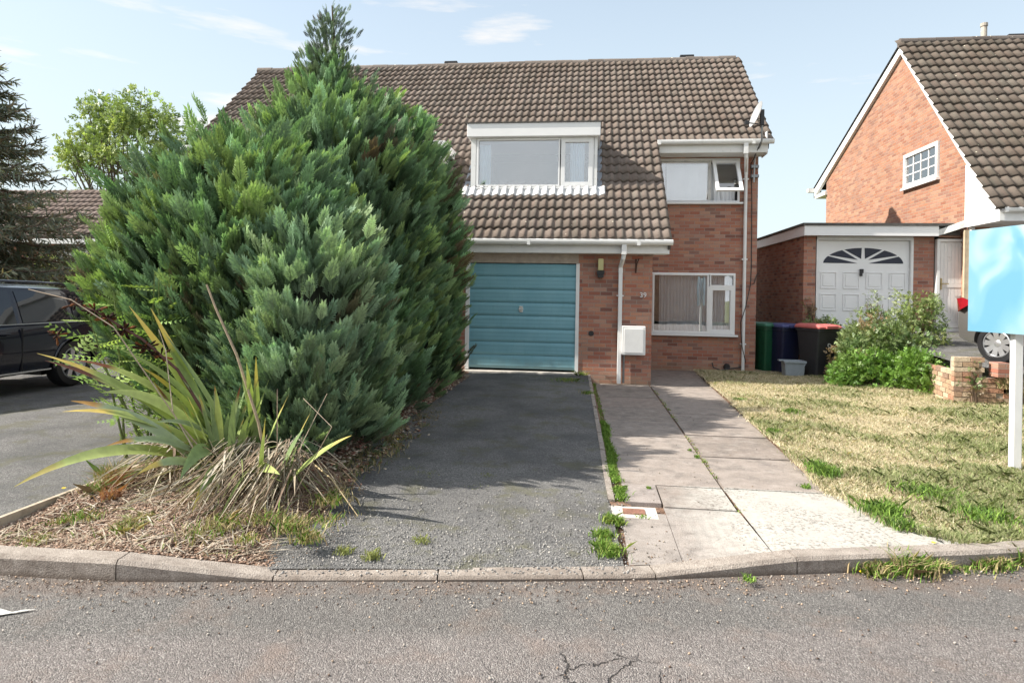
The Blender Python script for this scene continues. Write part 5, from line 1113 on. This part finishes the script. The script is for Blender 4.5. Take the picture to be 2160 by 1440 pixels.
chips('fallen_litter', 2600, pl_side, (.02, .05), [(.22, .10, .07), (.32, .24, .17), (.14, .09, .06), (.40, .34, .26)], 2, 'fallen brown leaves and twigs along the hedge side of the driveway', 'leaf litter', .1)
def pl_drv(rng):
    x = rng.uniform(-1.8, .3); y = yk(x)+.0+abs(rng.normal(0, .75))+.02
    return x, y, (drv_z(x, y) if y > yk(x)+.13 else kh(x))+.003
chips('gravel', 2600, pl_drv, (.005, .015), [(.22, .215, .21), (.30, .29, .28), (.15, .145, .14), (.36, .34, .31)], 3, 'loose grey gravel scattered over the front of the driveway', 'gravel', .6)
def pl_path(rng):
    x = rng.uniform(.3, 2.1); y = yk(x)+.13+abs(rng.normal(0, .18)) if rng.random() < .6 else rng.uniform(4.3, 9)
    return x, min(y, 9), (npath_z(y) if y > 4.6 or x < 1.0 else .06)+.004
chips('path_debris', 420, pl_path, (.004, .014), [(.18, .15, .12), (.10, .085, .07), (.32, .28, .22), (.20, .13, .08)], 5, 'crumbs, grit and dead leaf bits lying on the front path slabs', 'debris', .3)
def pl_road(rng):
    x = rng.uniform(-3.4, 3.2); y = yk(x)-.02-abs(rng.normal(0, .14)) if rng.random() < .8 else rng.uniform(2.4, 3.8); y = min(y, yk(x)-.01); return x, y, .006
chips('road_grit', 1700, pl_road, (.004, .014), [(.28, .22, .17), (.40, .36, .32), (.14, .10, .08), (.45, .33, .24)], 4, 'brown grit and crumbs in the road gutter along the kerb', 'grit', .5)
# ------------------------------------------------------------------ right-hand bush with ivy
IVY = [(.17, .24, .09), (.12, .19, .07), (.22, .28, .12), (.26, .19, .11)]
LG = [(.15, .27, .05), (.11, .22, .04), (.19, .31, .07)]
shrub('ivy and bramble mound with pale dusty leaves beside the wheelie bins', 5.68, 13.1, 0, .78, .9, 1.18, 170, IVY, 31, (.06, .12), 1500, (.16, .3))
shrub('low bright green shrub spilling onto the lawn below the ivy mound', 5.15, 12.3, 0, .72, .5, .60, 90, LG, 32, (.06, .11), 1600, (.12, .24))
shrub('small bright green rounded shrub nearest the crumbling wall', 5.62, 11.6, 0, .36, .45, .72, 50, LG, 33, (.06, .11), 1700, (.1, .2))
shrub('tall feathery olive shrub in front of the garage pier', 6.3, 13.2, .3, .46, .45, 1.5, 80, [(.24, .30, .10), (.18, .25, .09), (.30, .34, .14)], 34, (.05, .09), 1500, (.1, .22))
shrub('thin grey-green buddleia shoots in front of the white garage door', 5.7, 13.6, .6, .42, .3, 1.15, 40, [(.30, .35, .22), (.24, .30, .17)], 35, (.05, .09), 900, (.07, .15))
shrub('ivy sprawling over the raised ground edge just behind the black bin', 5.12, 14.7, .7, .36, .25, .42, 40, IVY, 38, (.06, .1), 1500, (.1, .2))
shrub('ivy strand climbing the garage corner behind the bins', 5.0, 15.15, .9, .14, .08, .75, 12, IVY, 36, (.06, .1), 900, (.07, .13))
shrub('ivy hanging over the broken end of the brick wall', 5.75, 10.35, .15, .16, .12, .55, 14, IVY, 37, (.05, .09), 900, (.07, .13))
tufts('wispy dry grass growing out of the brick retaining wall', [(6.15, 10.2, .38, .12, .26, 260), (6.3, 10.15, .30, .12, .2, 150), (5.7, 10.25, .05, .2, .12, 160), (6.0, 10.2, .02, .2, .1, 160)], [(.30, .30, .14), (.36, .26, .16)], 14, 'wall_grass', 'grass')
# ------------------------------------------------------------------ wheelie bins, box
def bin_(label, x, y, rz, body, lid, mark=False, z=-.02, h=1.07, group='wheelie bins by the garage wall'):
    B = thing('wheelie_bin', label, 'wheelie bin', (0, 0, 0), group); M = Matrix.Translation((x, y, z)) @ Matrix.Rotation(rz, 4, 'Z')
    def loft(mb, secs):
        vs = []; n = 16
        for (w, d0, d1, zz, r) in secs:
            cs = [(w-r, d1-r, 0), (-w+r, d1-r, 90), (-w+r, d0+r, 180), (w-r, d0+r, 270)]
            for (a, b, t0) in cs:
                for q in range(4): t = R(t0+q*30); vs.append(M @ Vector((a+r*math.cos(t), b+r*math.sin(t), zz)))
        fs = [(j*n+i, j*n+(i+1) % n, (j+1)*n+(i+1) % n, (j+1)*n+i) for j in range(len(secs)-1) for i in range(n)]; fs += [tuple(range(n))[::-1], tuple(range((len(secs)-1)*n, len(secs)*n))]
        mb.add(vs, fs)
    m = MB(); loft(m, [(.20, -.22, .26, .04, .05), (.235, -.29, .30, .62, .05), (.265, -.34, .33, h-.10, .05), (.285, -.365, .35, h-.095, .05), (.285, -.365, .35, h-.04, .05)]); m.build('body', body, B, smooth=35)
    m = MB(); loft(m, [(.295, -.40, .37, h-.035, .05), (.298, -.405, .37, h-.005, .05), (.27, -.36, .36, h+.035, .05), (.20, -.26, .33, h+.052, .05)]); m.tube([M @ Vector((-.2, .40, h-.01)), M @ Vector((.2, .40, h-.01))], .02, 8); m.box(-.14, .14, -.44, -.39, h-.03, h+.02, M=M); m.build('lid', lid, B, smooth=35)
    for s_ in (-1, 1): m = MB(); m.lathe([(.001, -.025), (.07, -.025), (.10, -.02), (.10, .02), (.07, .025), (.001, .025)], M @ Matrix.Translation((s_*.25, .27, .10)) @ Matrix.Rotation(R(90), 4, 'Y'), 18); m.build('wheel', BLK, B, smooth=40)
    if mark:
        cu = bpy.data.curves.new('mark', 'FONT'); cu.body = '9 .'; cu.size = .24; cu.shear = -.35; cu.extrude = .001
        o = bpy.data.objects.new('tmp', cu); COL.objects.link(o); dg = bpy.context.evaluated_depsgraph_get(); me = bpy.data.meshes.new_from_object(o.evaluated_get(dg)); bpy.data.objects.remove(o)
        me.transform(M @ Matrix.Translation((-.02, -.335, .60)) @ Matrix.Rotation(R(4.8), 4, 'X') @ Matrix.Rotation(R(90), 4, 'X') @ Matrix.Rotation(R(-6), 4, 'Z')); me.materials.clear(); me.materials.append(simple('chalk', (.6, .6, .6), .8, .4, 60)); link(bpy.data.objects.new('painted_number', me), B)
    return B
bin_('green wheelie bin farthest left in the shade between the two houses', 4.08, 15.25, R(18), simple('bin_green', (.010, .075, .035), .45, .15, 6), simple('bin_green_lid', (.03, .13, .08), .45, .15, 6))
bin_('dark blue wheelie bin in the middle, between the green and black bins', 4.36, 14.95, R(18), simple('bin_blue', (.010, .013, .045), .45, .15, 6), simple('bin_blue_lid', (.05, .06, .16), .45, .1, 6))
bin_('black wheelie bin with a faded red lid and a white number', 4.82, 14.2, R(22), simple('bin_black', (.032, .033, .037), .5, .15, 6), simple('bin_red', (.50, .13, .12), .55, .15, 6), True, h=1.10)
def caddy():
    p = PG(1676, 796, .02); B = thing('recycling_box', 'open pale grey plastic recycling box in front of the bins', 'recycling box', (p.x, p.y, 0)); mt = simple('box_grey', (.30, .34, .38), .45, .1, 6)
    m = MB(); x, y, z = p.x, p.y+.12, -.02
    for (x0, x1, y0, y1) in ((-.20, .20, -.14, -.125), (-.20, .20, .125, .14), (-.20, -.185, -.125, .125), (.185, .20, -.125, .125)):
        m.add([(x+a*k, y+b*k, zz) for zz, k in ((z, .88), (z+.37, 1)) for a, b in ((x0, y0), (x1, y0), (x1, y1), (x0, y1))], [(0, 1, 2, 3), (4, 5, 6, 7), (0, 1, 5, 4), (1, 2, 6, 5), (2, 3, 7, 6), (3, 0, 4, 7)])
    m.box(x-.175, x+.175, y-.12, y+.12, z, z+.01); m.build('body', mt, B)
    m = MB()
    for q in ((-.225, .225, -.165, -.14), (-.225, .225, .14, .165), (-.225, -.2, -.14, .14), (.2, .225, -.14, .14)): m.box(x+q[0], x+q[1], y+q[2], y+q[3], z+.34, z+.385)
    m.box(x-.30, x-.225, y-.08, y+.05, z+.37, z+.395); m.build('rim', mt, B, bevel=.006)
    m = MB(); m.tube([(x-.2, y-.18, z+.34), (x-.17, y-.2, z+.12), (x-.02, y-.2, z+.06), (x+.12, y-.19, z+.2), (x+.2, y-.18, z+.34)], .006, 5); m.build('handle', mt, B)
caddy()
# metal cover in its concrete square
c = PG(1337, 1078, .04); m = MB(); m.box(c.x-.082, c.x+.082, c.y-.058, c.y+.058, .025, .043); m.box(c.x-.066, c.x+.066, c.y-.004, c.y+.004, .0432, .0445)
m.build('stopcock_cover', simple('rust', (.26, .13, .09), .8, .35, 60, .2, .6), label='small rusty metal utility cover set in the path slabs', cat='utility cover', bevel=.003)
m = MB(); m.box(c.x-.19, c.x+.17, c.y-.13, c.y+.12, .0, .036); m.build('cover_surround', simple('pale_concrete', (.52, .48, .43), .9, .12, 40, bump=.6), kind='structure')
# ------------------------------------------------------------------ estate agent's board
def board():
    B = thing('sale_board', 'blue and white estate agent board on a white square post on the lawn', 'sign', (3.98, 6.5, .05))
    m = MB(); m.box(3.945, 4.02, 6.46, 6.535, .0, 2.30); m.build('post', WHP, B, bevel=.006)
    t = NT('board_print'); p = t.xyz(); v = t.comb(t.math('MULTIPLY', p[1], 1.0), t.math('MULTIPLY', p[2], .8), 0)
    c = t.ramp(t.noise(2.3, 2, .4, v, dist=.8), [(.40, (.12, .29, .41)), (.55, (.16, .33, .43)), (.66, (.25, .39, .44)), (.78, (.33, .42, .45))]); mt = t.fin(c, .35, None, 0, .4)
    def pt(s_, zz, o): return Vector((3.775+.24*s_+o, 6.90-.97*s_, zz))
    m = MB(); m.prism([pt(0, 1.36, 0), pt(.86, 1.36, 0), pt(.86, 2.36, 0), pt(0, 2.36, 0)], (.012, .003, 0)); m.build('board', mt, B)
    m = MB(); m.prism([pt(0, 1.36, .20), pt(.86, 1.36, .20), pt(.86, 2.36, .20), pt(0, 2.36, .20)], (.012, .003, 0)); m.build('board', mt, B)
board()
# ------------------------------------------------------------------ cars
def car(name, label, M, paint, L, Wd, secs, roof, wheels, wr, glass_rows, lamp=None, rimc=(.55, .56, .58), spokes=5, clad=None):
    """secs: (x, z_bottom, z_belt, halfwidth) along the body from rear (x=0) to front; roof: (x, z_top, halfwidth)"""
    B = thing(name, label, 'car', tuple(M.to_translation())); 
    xs = sorted({*[s_[0] for s_ in secs]}); V, F = [], []
    f = lambda key, x: float(np.interp(x, [s_[0] for s_ in secs], [s_[key] for s_ in secs])); g = lambda key, x: float(np.interp(x, [r_[0] for r_ in roof], [r_[key] for r_ in roof]))
    xs = np.unique(np.concatenate([np.linspace(secs[0][0], secs[-1][0], 60), [r_[0] for r_ in roof]])); rows = []
    for x in xs:
        zb, zt, w = f(1, x), f(2, x), f(3, x); zr = max(g(1, x), zt+.004); wt = g(2, x) if g(1, x) > zt+.01 else w*.86; k = min(1, (zr-zt)/.45)
        wb = w*.93; wr_ = wb+(wt-wb)*1.0
        half = [(0, zb), (w*.80, zb), (w*.97, zb+.07), (w, zb+(zt-zb)*.38), (w*.995, zb+(zt-zb)*.68), (w*.965, zt-.05), (w*.93, zt), (wb+(wr_-wb)*.55, zt+(zr-zt)*.55), (wr_, zr-.05*k), (wr_-.10*k-.02, zr-.012*k), (wr_*.5, zr+.015*k), (0, zr+.02*k)]
        rows.append([(x, y, z) for y, z in half]+[(x, -y, z) for y, z in half[::-1][1:-1]])
    n = len(rows[0]); V = [v for r_ in rows for v in r_]; F = [(j*n+i, j*n+(i+1) % n, (j+1)*n+(i+1) % n, (j+1)*n+i) for j in range(len(rows)-1) for i in range(n)]; F += [tuple(range(n)), tuple(range((len(rows)-1)*n, len(rows)*n))[::-1]]
    mb = MB(); mb.add([M @ Vector(v) for v in V], F); bo = mb.build('body', paint, B)
    cut = MB()
    for wx in wheels:
        for s_ in (-1, 1): cut.tube([M @ Vector((wx, s_*(Wd/2-.27), wr)), M @ Vector((wx, s_*(Wd/2+.2), wr))], wr+.055, 36)
    co = cut.build('cutter', BLK); md = bo.modifiers.new('b', 'BOOLEAN'); md.object = co; md.operation = 'DIFFERENCE'; md.solver = 'EXACT'
    dg = bpy.context.evaluated_depsgraph_get(); me = bpy.data.meshes.new_from_object(bo.evaluated_get(dg)); bo.modifiers.clear(); bo.data = me; bpy.data.objects.remove(co)
    me.polygons.foreach_set('use_smooth', [True]*len(me.polygons)); me.set_sharp_from_angle(angle=R(32))
    ins = MB()
    for wx in wheels: ins.box(wx-wr*.9, wx+wr*.9, -Wd/2+.28, Wd/2-.28, .2, wr*2+.02, M=M)
    ins.build('wheel_well', BLK, B)
    for wx in wheels:
        for s_ in (-1, 1):
            WM = M @ Matrix.Translation((wx, s_*(Wd/2-.115), wr)) @ Matrix.Rotation(R(-90*s_), 4, 'X'); w_ = bpy.data.objects.new('wheel', None); w_.empty_display_size = .1; link(w_, B)
            m = MB(); m.lathe([(wr*.66, -.1), (wr*.9, -.11), (wr, -.08), (wr, .06), (wr*.93, .10), (wr*.70, .105), (wr*.67, .08), (wr*.66, -.1)], WM, 40); ty = m.build('tyre', BLK, None, smooth=40); ty.parent = w_
            m = MB(); m.lathe([(wr*.665, -.08), (wr*.67, .09), (wr*.62, .095), (wr*.60, .05), (wr*.6, -.06)], WM, 40); m.lathe([(.001, .075), (.05, .075), (.07, .06), (.07, .0)], WM, 20)
            for k in range(spokes):
                Q = WM @ Matrix.Rotation(2*math.pi*k/spokes+.3, 4, 'Z')
                m.add([Q @ Vector(v) for v in ((.05, -.032, .07), (.05, .032, .07), (wr*.63, .045, .085), (wr*.63, -.045, .085), (.05, -.03, .03), (.05, .03, .03), (wr*.63, .04, .05), (wr*.63, -.04, .05))], [(0, 1, 2, 3), (0, 4, 5, 1), (1, 5, 6, 2), (2, 6, 7, 3), (3, 7, 4, 0)])
            rim = m.build('rim', simple('alloy', rimc, .3, .08, 6, .75), None, smooth=40); rim.parent = w_
            m = MB(); m.lathe([(.001, -.02), (wr*.6, -.02)], WM, 28); dk = m.build('brake_disc', BLK, None); dk.parent = w_
    # side glass follows the cabin
    def side(s_, x, t):     # t 0 belt .. 1 roof
        zt, w = f(2, x), f(3, x); zr = max(g(1, x), zt+.004); wt = g(2, x); wb = w*.93; tt = min(t, 1)
        if tt < .55: yy = wb+(wt-wb)*.55*(tt/.55); zz = zt+(zr-zt)*tt
        else: yy = (wb+(wt-wb)*.55)+(wt-(wb+(wt-wb)*.55))*((tt-.55)/.45); zz = zt+(zr-zt)*.55+(zr-.05-zt-(zr-zt)*.55)*((tt-.55)/.45)
        return M @ Vector((x, s_*(yy+.008), zz))
    for s_ in (-1, 1):
        for gp in glass_rows:
            m = MB(); (x0, x1, x0t, x1t) = gp; nx, nt = 8, 5; vs = []
            for j in range(nt+1):
                t = .07+.83*j/nt
                for i in range(nx+1): u = i/nx; a = x0+(x0t-x0)*j/nt; b = x1+(x1t-x1)*j/nt; vs.append(side(s_, a+(b-a)*u, t))
            m.add(vs, [(j*(nx+1)+i, j*(nx+1)+i+1, (j+1)*(nx+1)+i+1, (j+1)*(nx+1)+i) for j in range(nt) for i in range(nx)]); m.build('side_window', CARG, B, smooth=60)
    return B, f, g
CARG = simple('car_glass', (.012, .014, .018), .03, .1, 2); CARG.node_tree.nodes['Principled BSDF'].inputs['Specular IOR Level'].default_value = .8
def paintm(name, col, metal=.3, rough=.3):
    m = simple(name, col, rough, .04, 40, metal); b = m.node_tree.nodes['Principled BSDF']; b.inputs['Coat Weight'].default_value = .7; b.inputs['Specular IOR Level'].default_value = .3; b.inputs['Coat Roughness'].default_value = .03; return m
def suv():
    M = Matrix.Translation((-8.92, 10.14, .095)) @ Matrix.Rotation(R(-90), 4, 'Z')
    P_ = paintm('car_black', (.006, .008, .018), .0, .2)
    secs = [(0, .50, .93, .80), (.06, .40, .98, .87), (.25, .32, 1.0, .93), (.9, .28, 1.0, .95), (2.2, .26, .97, .955), (3.4, .26, .95, .95), (4.2, .30, .94, .93), (4.6, .36, .90, .86), (4.78, .45, .72, .72)]
    roof = [(0, .95, .7), (.10, 1.0, .72), (.24, 1.32, .66), (.42, 1.48, .64), (.9, 1.56, .64), (2.0, 1.58, .64), (2.7, 1.54, .63), (3.55, 1.04, .70), (3.7, 1.0, .7), (4.78, .6, .6)]
    B, f, g = car('suv', 'shiny black sport utility car parked on the neighbouring tarmac left of the hedge', M, P_, 4.78, 1.9, secs, roof, (.98, 3.76), .365, [(.42, .92, .56, .86), (1.0, 1.85, 1.0, 1.82), (1.95, 3.1, 1.92, 2.6)], spokes=7)
    chrome = simple('chrome_trim', (.6, .62, .65), .2, .05, 3, .9)
    for s_ in (-1, 1):
        m = MB(); y = s_*.965; m.box(.45, 3.2, min(y*.93, y*.945), max(y*.93, y*.945), 1.0, 1.014, M=M); m.build('belt_trim', chrome, B)
        for x in (1.25, 2.25): m = MB(); m.tube([M @ Vector((x-.11, s_*.965, .88)), M @ Vector((x+.11, s_*.965, .885))], .014, 8); m.build('door_handle', P_, B, smooth=True)
        m = MB(); m.tube([M @ Vector((x, s_*.56, z)) for x, z in ((.5, 1.52), (.9, 1.60), (2.2, 1.625), (2.7, 1.575))], .018, 8); m.build('roof_rail', P_, B, smooth=True)
        m = MB(); m.box(1.45, 3.25, min(s_*.93, s_*.965), max(s_*.93, s_*.965), .315, .335, M=M); m.build('sill_trim', chrome, B)
        m = MB(); m.prism([M @ Vector(v) for v in ((.03, s_*.80, .76), (.03, s_*.83, .94), (.28, s_*.925, .96), (.22, s_*.93, .80))], M.to_3x3() @ Vector((0, s_*.03, 0))); m.build('tail_lamp', simple('lamp_red', (.28, .01, .012), .15, .1, 5), B)
        for x in (1.93, .98+.0): 
            if x > 1: m = MB(); m.box(x, x+.008, min(s_*.93, s_*.958), max(s_*.93, s_*.958), .34, .95, M=M); m.build('door_gap', BLK, B)
        m = MB(); pts = [M @ Vector((.98+.405*math.cos(t), s_*.955, .365+.405*math.sin(t))) for t in [R(q) for q in range(-5, 186, 10)]]; m.tube(pts, .016, 6); m.build('wheel_arch_trim', P_, B, smooth=True)
    m = MB(); m.prism([M @ Vector(v) for v in ((.105, -.6, 1.04), (.105, .6, 1.04), (.235, .56, 1.30), (.235, -.56, 1.30))], M.to_3x3() @ Vector((-.03, 0, .01))); m.build('rear_window', CARG, B)
suv()
def hatch():
    M = Matrix.Translation((6.86, 11.95, .68)) @ Matrix.Rotation(R(-64), 4, 'Z')
    P_ = paintm('car_silver', (.12, .115, .11), .3, .4)
    secs = [(0, .40, .90, .72), (.05, .32, .96, .80), (.3, .26, .98, .86), (1.0, .24, .97, .88), (2.2, .24, .95, .885), (3.2, .25, .92, .87), (3.8, .30, .84, .80), (4.02, .40, .66, .62)]
    roof = [(0, .9, .6), (.10, .99, .64), (.30, 1.40, .60), (.55, 1.49, .58), (1.6, 1.52, .58), (2.2, 1.47, .58), (3.05, .98, .66), (3.2, .92, .66), (4.02, .6, .5)]
    B, f, g = car('hatchback_car', 'silver hatchback half hidden by the blue sale board on the raised drive', M, P_, 4.02, 1.77, secs, roof, (.72, 3.25), .315, [(.45, .95, .6, .95), (1.03, 1.75, 1.03, 1.72), (1.83, 2.75, 1.80, 2.2)], spokes=9)
    for s_ in (-1, 1):
        m = MB(); m.prism([M @ Vector(v) for v in ((.00, s_*.70, .80), (.02, s_*.76, 1.02), (.16, s_*.83, 1.04), (.36, s_*.865, .96), (.16, s_*.87, .84))], M.to_3x3() @ Vector((0, s_*.025, 0))); m.build('tail_lamp', simple('lamp_red2', (.22, .008, .014), .15, .1, 5), B)
        m = MB(); m.tube([M @ Vector((1.45, s_*.895, .84)), M @ Vector((1.65, s_*.895, .845))], .014, 8); m.build('door_handle', P_, B)
    m = MB(); m.prism([M @ Vector(v) for v in ((.12, -.5, 1.03), (.12, .5, 1.03), (.28, .48, 1.36), (.28, -.48, 1.36))], M.to_3x3() @ Vector((-.03, 0, .01))); m.build('rear_window', CARG, B)
hatch()
